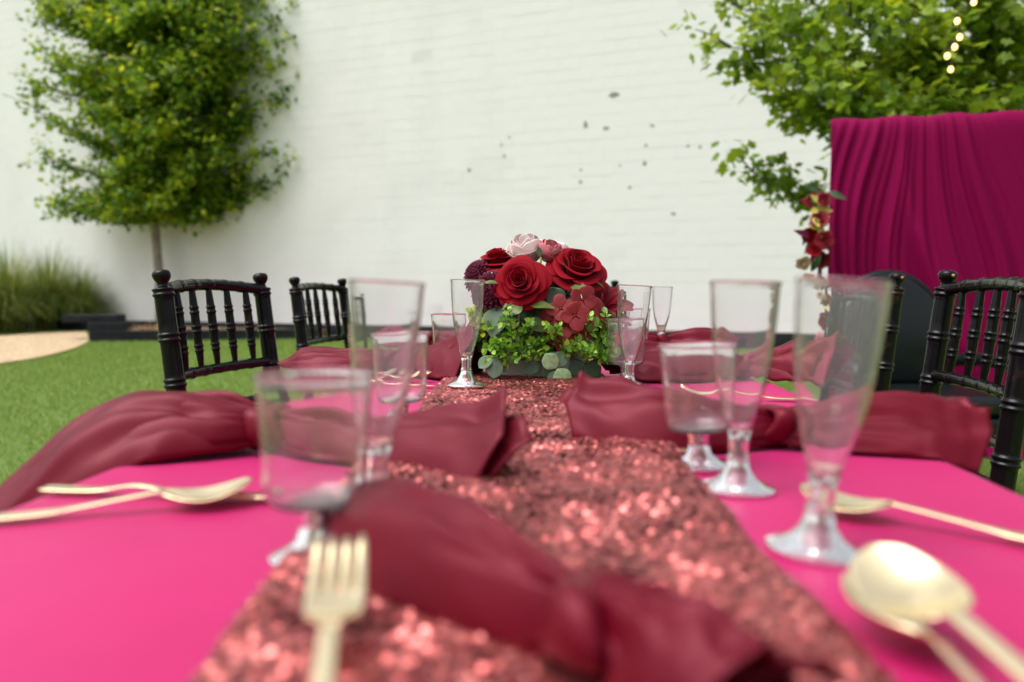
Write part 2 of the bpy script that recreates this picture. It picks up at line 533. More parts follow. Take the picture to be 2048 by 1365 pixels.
# fine stones on the path
def inside(P, poly):
    x, y = P[:, 0], P[:, 1]
    r = np.zeros(len(P), bool)
    for i in range(len(poly)):
        x0, y0 = poly[i]
        x1, y1 = poly[i - 1]
        c = ((y0 > y) != (y1 > y))
        with np.errstate(divide='ignore', invalid='ignore'):
            r ^= c & (x < (x1 - x0) * (y - y0) / (y1 - y0) + x0)
    return r
P = np.stack([rng.uniform(-12, -3, 60000), rng.uniform(5, 16.5, 60000)], 1)
P = P[inside(P, poly)][:9000]
k = len(P)
sz = rng.uniform(.006, .018, k)[:, None, None]
octa = np.array([(1, 0, 0), (0, 1, 0), (-1, 0, 0), (0, -1, 0), (0, 0, .6)])
V = np.concatenate([P, np.full((k, 1), .03)], 1)[:, None, :] + octa[None] * sz * rng.uniform(.6, 1.3, (k, 5, 1))
o = soup('gravel', V, [(0, 1, 4), (1, 2, 4), (2, 3, 4), (3, 0, 4)], leafm('gravel_stone', [(0.40, 0.28, 0.17), (0.60, 0.46, 0.32), (0.72, 0.60, 0.46)], 0.9, 0.0))
o['kind'] = 'stuff'

# turf blades over the lawn in view
def turf(n, x0, x1, y0, y1, bias):
    y = y0 + (y1 - y0) * rng.uniform(0, 1, n) ** bias
    return np.stack([rng.uniform(x0, x1, n), y], 1)
P = np.concatenate([turf(350000, -13, 1.2, 2.6, 17.5, 1.6), turf(60000, 0.6, 4.5, 1.8, 12.0, 1.3)])
keep = ~inside(P, poly)
d = (P[:, 0] - E0.x) * en.x + (P[:, 1] - E0.y) * en.y
keep &= d > 0.08
keep &= ~inside(P, tb_)
px = 1125 + P[:, 0] / P[:, 1] * FPX
keep &= (px > -80) & (px < 2130)
P = P[keep]
k = len(P)
dist = P[:, 1]
h = rng.uniform(.016, .034, k) * (0.8 + dist * .05)
wd = .0022 * (0.5 + dist * .22)
ang = rng.uniform(0, 2 * np.pi, k)
lean = rng.normal(0, .5, (k, 2)) * h[:, None]
base = np.concatenate([P, np.zeros((k, 1))], 1)
side = np.stack([np.cos(ang) * wd, np.sin(ang) * wd, np.zeros(k)], 1)
tip = base + np.concatenate([lean, h[:, None]], 1)
V = np.stack([base - side, base + side, tip], 1)
o = soup('turf_grass', V, [(0, 1, 2)], M['blade'])
o['kind'] = 'stuff'
tag(o, 'short green artificial turf blades covering the lawn', 'grass')

# ------------------------------------------------------------------ trees
def leaf_shape(lobes):
    if lobes:
        v = [(0, 0, 0), (.18, -.34, .02), (.42, -.24, -.05), (.46, -.52, -.1), (.66, -.22, -.04), (1, 0, -.12), (.66, .22, -.04), (.46, .52, -.1), (.42, .24, -.05), (.18, .34, .02)]
        return np.array(v), [(0, 1, 2, 4, 5), (2, 3, 4), (0, 5, 6, 8, 9), (6, 7, 8)]
    v = [(0, 0, 0), (.45, -.36, -.05), (1, 0, -.1), (.45, .36, -.05)]
    return np.array(v), [(0, 1, 2), (0, 2, 3)]

def scatter_leaves(name, C, rad, per, size, m, parent, lobes, up=0.25, flat=0.75):
    C = np.array(C)
    k = len(C) * per
    ctr = np.repeat(C, per, 0)
    off = rng.normal(0, 1, (k, 3)) * np.repeat(np.array(rad), per)[:, None]
    off[:, 2] *= flat
    pos = ctr + off
    nrm = rng.normal(0, .55, (k, 3)) + np.array([0, -.12, .75])
    nrm /= np.linalg.norm(nrm, axis=1)[:, None]
    a = off + rng.normal(0, .05, (k, 3)) + np.array([0, 0, -.04])
    a -= nrm * (a * nrm).sum(1)[:, None]
    a /= np.linalg.norm(a, axis=1)[:, None]
    b = np.cross(nrm, a)
    s = rng.uniform(size * .6, size * 1.2, k)
    sh, F = leaf_shape(lobes)
    V = pos[:, None, :] + s[:, None, None] * (sh[None, :, 0:1] * a[:, None, :] + sh[None, :, 1:2] * b[:, None, :] + sh[None, :, 2:3] * nrm[:, None, :])
    return soup(name, V, F, m, parent)

def limb_curve(p0, p1, sag, n=8, wob=0.05):
    p0, p1 = Vector(p0), Vector(p1)
    L = (p1 - p0).length
    out = []
    for i in range(n):
        t = i / (n - 1)
        p = p0.lerp(p1, t)
        p.z += math.sin(t * math.pi) * sag * L
        p += Vector((random.gauss(0, 1), random.gauss(0, 1), random.gauss(0, 1))) * wob * L * .25 * math.sin(t * math.pi)
        out.append(p)
    return out

def grow(root, trunk_pts, trunk_r, tips, bark, leafmat, leaf_size, per, clump_r, lobes, twigs=5, zmin=0.0):
    obj('trunk', MB().add(*tube(trunk_pts, trunk_r, 12)), bark, root)
    mb, C, Rd = MB(), [], []
    tp = [Vector(p) for p in trunk_pts]
    for rec in tips:
        tip, zs = Vector(rec[0]), rec[1]
        airy = len(rec) > 2 and rec[2]
        st = min(tp, key=lambda p: abs(p.z - zs))
        cv = limb_curve(st, tip, random.uniform(-.06, .10))
        L = (tip - st).length
        r0 = min(0.045, 0.010 + 0.012 * L)
        mb.add(*tube(cv, [r0 * (1 - .85 * i / 7) for i in range(8)], 6))
        for i in range(2, 8):
            t = i / 7
            if t < (.62 if airy else .35):
                continue
            if cv[i].z < zmin:
                continue
            C.append(cv[i]); Rd.append(clump_r * random.uniform(.55, 1.0))
            for q in range(max(1, int(twigs * (1.15 - .5 * t))) if not airy else 2):
                d = Vector((random.gauss(0, 1), random.gauss(0, 1), random.gauss(0, .6))).normalized()
                tw = cv[i] + (d * .75 + (tip - st).normalized() * .5) * L * (random.uniform(.04, .13) if airy else random.uniform(.10, .24))
                mb.add(*tube([cv[i], (cv[i] + tw) / 2 + Vector((0, 0, .02)), tw], [r0 * .35, r0 * .22, r0 * .1], 4))
                C.append(tw); Rd.append(clump_r * random.uniform(.5, 1.05))
                C.append((tw + cv[i]) / 2); Rd.append(clump_r * random.uniform(.4, .8))
    obj('limb', mb, M['bark_dark'], root)  # limbs coloured darker than a pale trunk: crown shade put into the bark
    return scatter_leaves('crown', [tuple(c) for c in C], Rd, per, leaf_size, leafmat, root, lobes)

# round maple at the left, in the bed by the wall
tb = on_front(322, 655, 0.38)
TZ = tb.y
def T(px, py, dy=0.0):
    p = at_y(px, py, TZ + dy)
    return Vector((p.x - tb.x, p.y - tb.y, p.z - 0.21))
tree = thing('maple_tree', 'round leafy green tree with pale slim trunk against white wall', 'tree', (tb.x, tb.y, 0.21))
tr = [Vector((0, 0, -.02)), T(319, 560), T(314, 500), T(309, 440), T(306, 360), T(304, 250), T(303, 120), T(302, 0), T(303, -130)]
tips = []
for i in range(84):
    a = random.uniform(0, 2 * math.pi)
    el = random.uniform(-1, 1)
    cy = 110 - el * 270                          # picture height of the tip, from 380 up past the frame
    rr = 232 * math.sqrt(max(0.12, 1 - el * el * .78)) * random.uniform(.5, 1.0)
    tx = 312 + rr * math.cos(a)
    dy = rr * math.sin(a) * TZ / FPX * 0.62
    tips.append((T(tx, cy, dy), None))
for (x, y, dy) in [(75, 170, 0), (85, 95, .3), (85, 50, -.2), (100, 320, .2), (120, 405, -.1), (130, 425, .2), (190, 418, -.5), (230, 425, -.7), (395, 425, -.6), (490, 395, -.2), (560, 320, 0), (545, 350, -.3), (555, 230, .1),
                   (550, 120, .2), (548, 40, 0), (540, 5, -.2), (80, 225, -.2), (140, 120, -.6), (250, 60, -.9), (430, 90, -.9), (360, 200, -1.2), (240, 260, -1.2), (440, 300, -1.0), (330, 400, -1.0), (280, 405, .6), (430, 400, .3), (90, 20, 0), (170, -20, .3), (480, -30, 0), (552, 90, -.3), (560, 180, -.2), (548, 265, .2), (530, 200, -.6), (520, 120, -.7), (525, 300, -.5), (520, 20, .4), (535, 60, -.5), (500, 360, 0), (455, 410, 0), (380, 418, .3), (150, 390, .3), (210, 405, .3), (330, 425, 0), (270, 428, 0),
                   (300, 330, -.9), (320, 260, -1.3), (290, 180, -1.4), (310, 110, -1.3), (270, 40, -1.2), (340, 10, -1.2), (300, -40, -1.0), (250, 330, -1.1), (370, 330, -1.1), (350, 140, -1.4), (240, 150, -1.3), (200, 60, -1.0), (400, 30, -1.1), (400, 170, -1.2), (190, 220, -1.1), (330, 370, -.7), (280, 390, -.8)]:
    tips.append((T(x, y, dy), None))
full_tips = []
for t, _ in tips:
    hr = math.hypot(t.x, t.y)
    full_tips.append((t, max(1.9, min(t.z - hr * random.uniform(.35, .8), 5.2))))
grow(tree, tr, [.105, .092, .086, .084, .07, .055, .04, .028, .015], full_tips, M['bark_pale'], M['leaf_a'], 0.122, 11, 0.13, True, 4, 1.86)

# brighter tree behind the drape at the right
RZ = 7.0
b0 = at_y(1925, 240, RZ)
rb = Vector((b0.x - .05, RZ, 0))
def Q(px, py, dy=0.0):
    p = at_y(px, py, RZ + dy)
    return Vector((p.x - rb.x, p.y - rb.y, p.z))
tree2 = thing('shade_tree', 'bright green tree with dark trunk rising behind the burgundy drape', 'tree', rb)
tr = [Vector((0, 0, -.02)), Q(1926, 560), Q(1928, 350), Q(1932, 240), Q(1945, 150), Q(1962, 60), Q(1966, -40), Q(1970, -160), Q(1980, -320)]
tt = []
for (x, y, dy, zp) in [(1462, 95, -.2, 330), (1475, 15, .1, 200), (1500, 130, 0, 330), (1545, 180, -.3, 380), (1585, 215, -.2, 400), (1610, 235, .1, 420), (1640, 215, -.5, 420), (1505, 345, -.1, 480), (1575, 365, .1, 490),
                       (1560, 40, -.6, 260), (1620, 90, -.7, 300), (1680, 150, -.9, 330), (1730, 200, -1.0, 360), (1790, 222, -1.1, 330), (1850, 215, -1.1, 330), (1900, 195, -1.0, 300), (1700, 30, -.9, 200), (1780, 60, -1.1, 240), (1840, 20, -1.1, 200), (1880, 90, -.9, 240),
                       (1990, 200, -.8, 330), (2050, 190, -.6, 330), (2100, 120, -.5, 300), (2040, 60, -.8, 200), (2000, -10, -.9, 150), (2120, 20, -.3, 150), (1650, -30, -.4, 150), (1560, -40, .2, 150), (1740, -70, -.6, 100), (1900, -60, -.8, 100), (1520, 60, .4, 300),
                       (1600, 140, .5, 330), (1700, 100, .6, 300), (1800, 130, .7, 320), (1880, 150, .7, 330), (2060, 110, .6, 300), (2010, 225, -.4, 360), (2180, 180, 0, 300), (2200, 60, .3, 200), (1690, 200, .5, 400), (1830, -150, -.4, 0), (2050, -160, -.3, 0), (1650, -160, 0, 0), (1940, -300, 0, -200), (1800, -320, .3, -200), (2080, -300, -.2, -200)]:
    tt.append((Q(x, y, dy), Q(1940, zp).z, x < 1660))
grow(tree2, tr, [.115, .10, .095, .088, .08, .07, .06, .045, .02], tt, M['bark_dark'], M['leaf_b'], 0.105, 10, 0.105, True, 4)

# string of warm bulbs hanging in front of the trunk
LZ = 5.6
sl = [(1970, -140), (1948, 2), (1915, 40), (1920, 72), (1910, 92), (1895, 110), (1902, 137)]
cs = at_y(1902, 137, LZ)
lights = thing('string_lights', 'string of small warm glowing bulbs hanging in front of the right tree', 'lights', cs)
cvp = [at_y(x, y - 12, LZ + i * .02) - cs for i, (x, y) in enumerate(sl)]
cvp[-1].z += .0
obj('cord', MB().add(*tube(catmull([tuple(p) for p in cvp], 40), .005, 6)), M['cord'], lights)
bulb_me = mesh('bulb', *lathe([(.0005, -.034), (.010, -.031), (.0165, -.020), (.017, -.010), (.012, .002), (.008, .008)], 14), M['bulb'])
sock_me = mesh('socket', *lathe([(.0005, .006), (.0105, .006), (.0105, .034), (.0005, .036)], 12), M['cord'])
for p in cvp[1:]:
    bb = link('bulb', bulb_me, lights, p + Vector((0, 0, -.035)))
    link('socket', sock_me, bb)

# ------------------------------------------------------------------ tall ornamental grasses by the wall
def grass_clump(px, py, h, n, label, spread, yellow=False):
    b = on_z(px, py, 0)
    root = thing('ornamental_grass', label, 'grass clump', (b.x, b.y, 0.0), 0, 'tall grasses in the left bed')
    vs_, seg = [], 6
    az = rng.uniform(0, 2 * np.pi, n)
    L = h * rng.uniform(.55, 1.35, n)
    bend = rng.uniform(.2, 1.5, n)
    r0 = rng.uniform(0, .30, n)
    wd = rng.uniform(.004, .009, n)
    V = np.zeros((n, 2 * seg, 3))
    for i in range(seg):
        t = i / (seg - 1)
        out = r0 + spread * bend * L * t ** 1.8 * .62
        z = np.maximum(L * (1.08 * t - .62 * bend * t ** 2.2), .0)
        c = np.stack([np.cos(az) * out, np.sin(az) * out, z], 1)
        sd = np.stack([-np.sin(az), np.cos(az), np.zeros(n)], 1) * (wd * (1 - .9 * t) * 1.4)[:, None]
        V[:, 2 * i], V[:, 2 * i + 1] = c - sd, c + sd
    F = [(2 * i, 2 * i + 1, 2 * i + 3, 2 * i + 2) for i in range(seg - 1)]
    o = soup('foliage', V, F, M['grass_clump'], root)
    return root
grass_clump(20, 667, 1.62, 3000, 'largest arching grass clump at the far left edge', .85)
grass_clump(98, 662, 1.62, 2600, 'arching yellow-green grass clump second from the left edge', .85)
grass_clump(160, 661, 1.35, 2200, 'green grass clump nearest the stepped timber planter', .8)
grass_clump(-70, 672, 1.5, 1600, 'grass clump cut off by the left edge of the view', .85)

# ------------------------------------------------------------------ burgundy drape on its frame
DL, DR = at_y(1661, 240, 4.6), at_y(2430, 218, 4.28)
dd = Vector((DR.x - DL.x, DR.y - DL.y, 0))
DW = dd.length
dh = DL.z
dang = math.atan2(dd.y, dd.x)
drape = thing('drape_backdrop', 'sheer burgundy drape hung over a rectangular frame at the right', 'backdrop', (DL.x, DL.y, 0), dang)
nx, nz = 420, 90
V, F = [], []
for j in range(nz):
    t = j / (nz - 1)                              # 0 at the top
    for i in range(nx):
        s = i / (nx - 1)
        x = s * DW
        e = math.exp(-t * 5)
        fan = .36 + (x - .36) / (1 + .85 * t) - .10 * t * t + .10 * mnoise.noise(Vector((x * 2.1, t * 1.6, 4))) + .30 * t * mnoise.noise(Vector((x * 1.3 + 5, t * 1.1, 1)))
        wv = .9 * mnoise.noise(Vector((fan * 16, t * .5, 2))) + .55 * mnoise.noise(Vector((fan * 38, t * .7, 6))) + .16 * mnoise.noise(Vector((fan * 85, t * .9, 8)))
        big = .9 * mnoise.noise(Vector((fan * 6, t * .6, 12)))
        amp = (.012 + .038 * (1 - e)) * min(1.0, .4 + s * 12)
        cx = .36 + .10 * t + .75 * max(0, t - .12) ** 1.8           # one swag sweeping down to the right
        sw = .05 * math.exp(-((x - cx) / (.03 + .05 * t)) ** 2) * min(1, max(0, (t - .10) * 4))
        y = -(amp * (wv + big) + sw) - .05
        y += .045 * math.exp(-t * 60)             # wrapped over the bar
        z = dh * (1 - t) + .006 * math.sin(x * 23) * math.exp(-t * 30)
        if t > .96:
            y -= (t - .96) * 1.2
        V.append((x, y, max(.012, z)))
for j in range(nz - 1):
    for i in range(nx - 1):
        a = j * nx + i
        F.append((a, a + nx, a + nx + 1, a + 1))
o = obj('cloth', MB().add(V, F), M['drape'], drape)
mod(o, 'SOLIDIFY', thickness=0.0015)
for x in (.03, DW - .03):
    obj('upright', MB().add(*tube([(x, .03, 0), (x, .03, dh - .02)], .018, 10)), M['pipe'], drape)
    obj('foot_plate', MB().add(*box(x - .15, x + .15, -.09, .2, .003, .012)), M['pipe'], drape, False)
obj('crossbar', MB().add(*tube([(.0, .03, dh - .018), (DW, .03, dh - .018)], .017, 10)), M['pipe'], drape)

# ================================================================== FLOWERS
def petal_mesh(mb, phi, half, rb, rt, z0, h, curl=0.0, ruf=0.05, point=0.0, seed=0.0, nu=7, nt=6, ex=1.35):
    v, f = [], []
    for j in range(nt):
        t = j / (nt - 1)
        for i in range(nu):
            s = -1 + 2 * i / (nu - 1)
            tt = t * (1 - .20 * abs(s) ** 3 - point * .45 * abs(s))
            wdt = .50 + .50 * math.sin(min(1, tt * 1.25) * math.pi / 2)
            if point:
                wdt *= (1 - point * max(0, tt - .45) * 1.2)
            a = phi + s * half * wdt
            r = rb + (rt - rb) * tt ** ex
            z = z0 + h * tt
            c = max(0, tt - .72) / .28
            r += curl * c * c
            z -= curl * c ** 3 * .75
            r += ruf * rt * math.sin(3.1 * s + seed) * tt * tt
            z += ruf * h * .5 * math.cos(4.3 * s + seed * 1.7) * tt * tt
            v.append((r * math.cos(a), r * math.sin(a), z))
    for j in range(nt - 1):
        for i in range(nu - 1):
            k = j * nu + i
            f.append((k, k + 1, k + nu + 1, k + nu))
    mb.add(v, f)
    return mb

def rose(parent, loc, direction, Rr, m, roll=0.0, layers=None, name='rose'):
    M4 = axis_m(direction, loc, roll)
    core = MB()
    for k in range(5):
        petal_mesh(core, k * 2.2, 1.25, Rr * .07, Rr * (.07 + .035 * k), 0, Rr * (.80 - .02 * k), 0, .06, 0, k)
    core.add(*lathe([(.0005, -Rr * .14), (Rr * .25, -Rr * .10), (Rr * .50, Rr * .02), (Rr * .68, Rr * .14)], 14))
    ro = obj(name, core, m, parent)
    ro.matrix_local = M4
    mod(ro, 'SOLIDIFY', thickness=Rr * .012)
    layers = layers or [(2, .22, .10, .92, 1.5, .02), (3, .33, .13, .92, 1.3, .05), (3, .47, .18, .88, 1.22, .09), (4, .63, .22, .78, 1.02, .15), (4, .80, .26, .62, .98, .20), (5, .95, .28, .42, .86, .24)]
    ph = random.uniform(0, 6)
    for li, (n, rt, rb, h, half, curl) in enumerate(layers):
        for k in range(n):
            mb = petal_mesh(MB(), ph + 2 * math.pi * k / n + random.uniform(-.12, .12), half * random.uniform(.92, 1.08), Rr * rb, Rr * rt * random.uniform(.94, 1.05), -Rr * .02 * li, Rr * h * random.uniform(.94, 1.06), Rr * curl, .07, -.06 * (li > 2), random.uniform(0, 6), 9, 8, .85)
            p = obj('petal', mb, m, ro)
            mod(p, 'SOLIDIFY', thickness=Rr * .022)
            mod(p, 'SUBSURF', levels=1, render_levels=1)
        ph += .7
    return ro

def leaf_blade(L, W, fold=.15, droop=.2, n=7, tipw=0.0, rnd=False):
    v, f = [], []
    for i in range(n):
        t = i / (n - 1)
        wd = W * (math.sin(math.pi * (t ** .85)) if not rnd else math.sqrt(max(0, 1 - (2 * t - 1) ** 2)))
        wd = max(wd, W * .03)
        z = -droop * L * t * t
        for s in (-1, -.5, 0, .5, 1):
            v.append((s * wd, L * t, z + fold * abs(s) * wd + .02 * L * math.sin(t * 9 + s * 2) * abs(s)))
    for i in range(n - 1):
        for k in range(4):
            a = i * 5 + k
            f.append((a, a + 1, a + 6, a + 5))
    return v, f

def leaf(parent, loc, direction, normal, L, W, m, name='leaf', fold=.2, droop=.2, rnd=False):
    d = Vector(direction).normalized()
    nn = Vector(normal)
    nn = (nn - d * nn.dot(d)).normalized()
    x = d.cross(nn)
    M4 = Matrix((x, d, nn)).transposed().to_4x4()
    M4.translation = Vector(loc)
    o = obj(name, MB().add(*leaf_blade(L, W, fold, droop, rnd=rnd)), m, parent)
    o.matrix_local = M4
    mod(o, 'SOLIDIFY', thickness=.0006)
    mod(o, 'SUBSURF', levels=1, render_levels=1)
    return o

def dahlia(parent, loc, direction, Rr, m):
    mb = MB()
    n = 95
    for k in range(n):
        t = (k + .5) / n
        pol = math.acos(1 - t * 1.25)                # from the centre over the side
        az = k * 2.39996
        ln = Rr * (.30 + .35 * t)
        base = Vector((math.sin(pol) * math.cos(az), math.sin(pol) * math.sin(az), math.cos(pol)))
        q = axis_m(base + Vector((0, 0, .25)), base * Rr * .52)
        wd = Rr * (.09 + .09 * t)
        v = [(0, 0, 0), (-wd, wd * .5, ln * .45), (0, -wd * .25, ln * .5), (wd, wd * .5, ln * .45), (-wd * .6, wd * .55, ln * .82), (0, 0, ln), (wd * .6, wd * .55, ln * .82)]
        f = [(0, 1, 2), (0, 2, 3), (1, 4, 5, 2), (2, 5, 6, 3)]
        mb.add([tuple(q @ Vector(p)) for p in v], f)
    mb.add(*lathe([(.0005, -Rr * .4), (Rr * .45, -Rr * .3), (Rr * .55, 0), (Rr * .4, Rr * .4), (.0005, Rr * .5)], 14))
    o = obj('dahlia', mb, m, parent)
    o.matrix_local = axis_m(direction, loc)
    mod(o, 'SOLIDIFY', thickness=.0007)
    return o

def sprig(parent, pts, n, size, m, name='sprig', stem_r=.0009):
    cv = [Vector(p) for p in catmull(pts, 14)]
    sm = MB().add(*tube(cv, [stem_r * (1 - .5 * i / 13) for i in range(14)], 5))
    o = obj(name, sm, M['twig'], parent)
    k = n * 2
    V = np.zeros((k, 9, 3))
    for i in range(n):
        t = .18 + .82 * (i + .5) / n
        p = cv[min(13, int(t * 13))]
        dr = (cv[min(13, int(t * 13) + 1)] - cv[max(0, int(t * 13) - 1)]).normalized()
        sd = dr.orthogonal().normalized()
        sd.rotate(Quaternion(dr, random.uniform(0, 6.28)))
        for q in (0, 1):
            a = (sd * (1 if q else -1) + dr * random.uniform(.2, .9) + Vector((0, 0, random.uniform(-.1, .3)))).normalized()
            nn = (dr + Vector((random.gauss(0, .5), random.gauss(0, .5) - .3, random.gauss(0, .5) + .2))).normalized()
            nn = (nn - a * nn.dot(a)).normalized()
            b = a.cross(nn)
            s = size * random.uniform(.65, 1.2)
            sh = [(0, 0, 0), (.25, -.26, .05), (.55, -.34, .06), (.82, -.2, .03), (1, 0, -.04), (.82, .2, .03), (.55, .34, .06), (.25, .26, .05), (.5, 0, -.03)]
            for w_, (x, y, z) in enumerate(sh):
                V[i * 2 + q, w_] = p + (a * x + b * y + nn * z) * s
    lf = soup('leaflets', V, [(i, (i + 1) % 8, 8) for i in range(8)], m, o, True)
    return o

# ------------------------------------------------------------------ the centrepiece
YC = 1.42
fc = on_z(1085, 752, .755)
FC = Vector((fc.x, YC, .757))
fl = thing('floral_centrepiece', 'low centrepiece of red roses, dahlias and greenery in a grey wooden box', 'centrepiece', FC)
def FP(px, py, dy=0.0):
    p = at_y(px, py, YC + dy)
    return p - FC
bx = MB().add(*box(-.068, .068, -.055, .055, 0, .044))
pb = obj('planter_box', bx, M['planter'], fl, False, (-.002, -.005, 0), (0, 0, R(-16)))
mod(pb, 'BEVEL', width=.0025, segments=2)
obj('moss', MB().add(*lathe([(.001, .165), (.035, .155), (.058, .125), (.064, .09), (.056, .044)], 16, lambda a, z: 1 + .12 * math.sin(5 * a + z * 60))), M['leaf_dark'], fl)
# a hidden ball of foam with stems that carry the flowers
heads = [(1043, 566, -.075), (1150, 538, -.02), (1002, 520, .02), (1063, 505, .03), (1098, 503, .0), (957, 552, .01), (987, 588, -.055), (1208, 606, -.02), (1142, 622, -.07), (1102, 556, -.03)]
for (x, y, d) in heads:
    p = FP(x, y, d)
    q = Vector((p.x * .25, p.y * .3, .05))
    obj('stem', MB().add(*tube(catmull([q, (p + q) / 2 + Vector((0, 0, .01)), p], 8), .0022, 6)), M['stem'], fl)
rose(fl, FP(1043, 572, -.060), (-.08, -.95, .36), .044, M['velvet_red'])
rose(fl, FP(1150, 552, -.015), (.22, -.62, .75), .050, M['velvet_red'], 1.1)
rose(fl, FP(1000, 538, .025), (-.15, -.25, .95), .041, M['velvet_red'], 2.0)
rose(fl, FP(1102, 570, -.02), (-.1, -.8, .45), .028, M['dusty'], 0.4, [(3, .35, .16, 1.0, 1.0, .05), (4, .5, .2, .95, .95, .1)], 'rose_bud')
bud = [(3, .40, .2, 1.15, 1.1, -.05), (4, .62, .3, 1.12, 1.05, -.12), (5, .85, .4, 1.05, .9, -.18), (5, .98, .45, .8, .8, -.02)]
rose(fl, FP(1056, 522, .02), (-.2, -.45, .9), .038, M['blush'], .3, bud, 'peony')
rose(fl, FP(1092, 517, .0), (.35, -.5, .8), .027, M['rosepink'], 1.3, bud, 'peony')
rose(fl, FP(1106, 520, .045), (.5, .2, .8), .028, M['blush'], 2.3, bud, 'peony')
dahlia(fl, FP(957, 552, .01), (-.7, -.55, .45), .030, M['plum'])
dahlia(fl, FP(984, 586, -.045), (-.45, -.85, .1), .036, M['plum'])
dahlia(fl, FP(1020, 560, .0), (-.1, -.6, .6), .03, M['plum'])
# lily with pointed petals on the right
lp = FP(1200, 622, -.02)
li = obj('lily', MB().add(*lathe([(.0005, -.02), (.008, -.012), (.010, .006), (.0005, .02)], 10)), M['red_dark'], fl)
li.matrix_local = axis_m((.42, -.52, .62), lp)
for ring_, (n, rt, h) in enumerate([(4, .022, .050), (5, .042, .042), (6, .060, .024)]):
    for k in range(n):
        p = obj('petal', petal_mesh(MB(), 2 * math.pi * k / n + ring_ * .5, .62, .008, rt, 0, h, .006, .08, .55, random.uniform(0, 6)), M['red_dark'], li)
        mod(p, 'SOLIDIFY', thickness=.0009)
        mod(p, 'SUBSURF', levels=1, render_levels=1)
# hydrangea florets
hc = FP(1142, 628, -.05)
for (x, y, d) in [(1122, 618, -.085), (1165, 600, -.085), (1150, 632, -.095), (1135, 650, -.085), (1170, 640, -.08), (1108, 640, -.07), (1155, 664, -.08), (1180, 618, -.07), (1128, 672, -.075), (1100, 660, -.06), (1178, 668, -.06)]:
    p = FP(x, y, d)
    dirn = (p - FP(1142, 640, .0)).normalized() + Vector((random.gauss(0, .15), -.35, random.gauss(0, .15) + .1))
    fo = obj('floret', MB().add(*lathe([(.0003, -.003), (.0022, -.001), (.0018, .002), (.0003, .003)], 8)), M['dusty'], fl)
    fo.matrix_local = axis_m(dirn, p, random.uniform(0, 1.5))
    for k in range(4):
        pt = obj('petal', petal_mesh(MB(), k * math.pi / 2, .86, .002, .0245 * random.uniform(.85, 1.1), 0, .005, .002, .12, 0, random.uniform(0, 6)), M['dusty'], fo)
        mod(pt, 'SOLIDIFY', thickness=.0006)
        mod(pt, 'SUBSURF', levels=1, render_levels=1)
# large leaves
for (x, y, d, dr, nm, L, W, m, dp) in [
        (1100, 575, -.055, (.55, -.3, -.9), (.1, -1, .2), .045, .019, 'leaf_dark', .1), (1135, 590, -.05, (.3, -.4, -.6), (.0, -1, .5), .04, .017, 'leaf_dark', .2),
        (1060, 612, -.085, (.9, -.3, .15), (0, -.5, .9), .042, .013, 'leaf_olive', .3), (1045, 612, -.09, (-.7, -.4, -.35), (-.1, -.8, .6), .030, .013, 'leaf_olive', .2),
        (1050, 640, -.075, (.95, -.2, -.35), (.1, -.9, .5), .045, .014, 'leaf_olive', .25), (1000, 612, -.06, (-.25, -.35, -.9), (-.2, -1, .1), .058, .024, 'leaf_sage', .1),
        (975, 625, -.03, (-.2, -.3, -.9), (-.3, -1, 0), .05, .02, 'leaf_dark', .1), (1140, 575, -.06, (.8, -.5, .15), (0, -.6, .8), .036, .012, 'leaf_olive', .4),
        (1000, 568, -.075, (-.95, -.2, .35), (0, -.5, .8), .030, .006, 'leaf_olive', .4), (1030, 600, -.085, (-.85, -.2, -.4), (0, -.5, .8), .028, .006, 'leaf_olive', .3),
        (1180, 560, -.035, (.9, -.3, -.1), (0, -.4, .9), .026, .006, 'leaf_olive', .5), (1040, 655, -.04, (.1, -.4, -.9), (0, -1, 0), .06, .026, 'leaf_dark', .1), (1085, 650, -.03, (.2, -.2, -.9), (0, -1, 0), .06, .028, 'leaf_dark', .1),
        (1110, 650, -.04, (-.3, -.2, -.9), (0, -1, 0), .05, .024, 'leaf_dark', .1), (985, 655, -.03, (-.5, -.3, -.7), (-.4, -.8, .2), .05, .02, 'leaf_dark', .2), (1190, 655, -.03, (.5, -.4, -.5), (.2, -.8, .4), .05, .02, 'leaf_dark', .2),
        (1085, 535, -.025, (.1, -.3, -.9), (.2, -1, .2), .03, .010, 'leaf_olive', .1), (1110, 530, .0, (.4, -.3, -.7), (.2, -1, .2), .03, .012, 'leaf_dark', .1)]:
    leaf(fl, FP(x, y, d), dr, nm, L, W, M[m], droop=dp)
# a bud sepal and its stem at the top
leaf(fl, FP(1080, 515, -.045), (-.15, -.1, .9), (.0, -1, .2), .020, .0055, M['leaf_sage'], droop=-.1)
obj('stem', MB().add(*tube(catmull([FP(1082, 515, -.045), FP(1081, 540, -.05), FP(1084, 562, -.05), FP(1083, 590, -.05)], 10), .0017, 6)), M['stem'], fl)
obj('stem', MB().add(*tube(catmull([FP(1045, 600, -.08), FP(1038, 640, -.07), FP(1040, 680, -.05)], 10), .0022, 6)), M['stem'], fl)
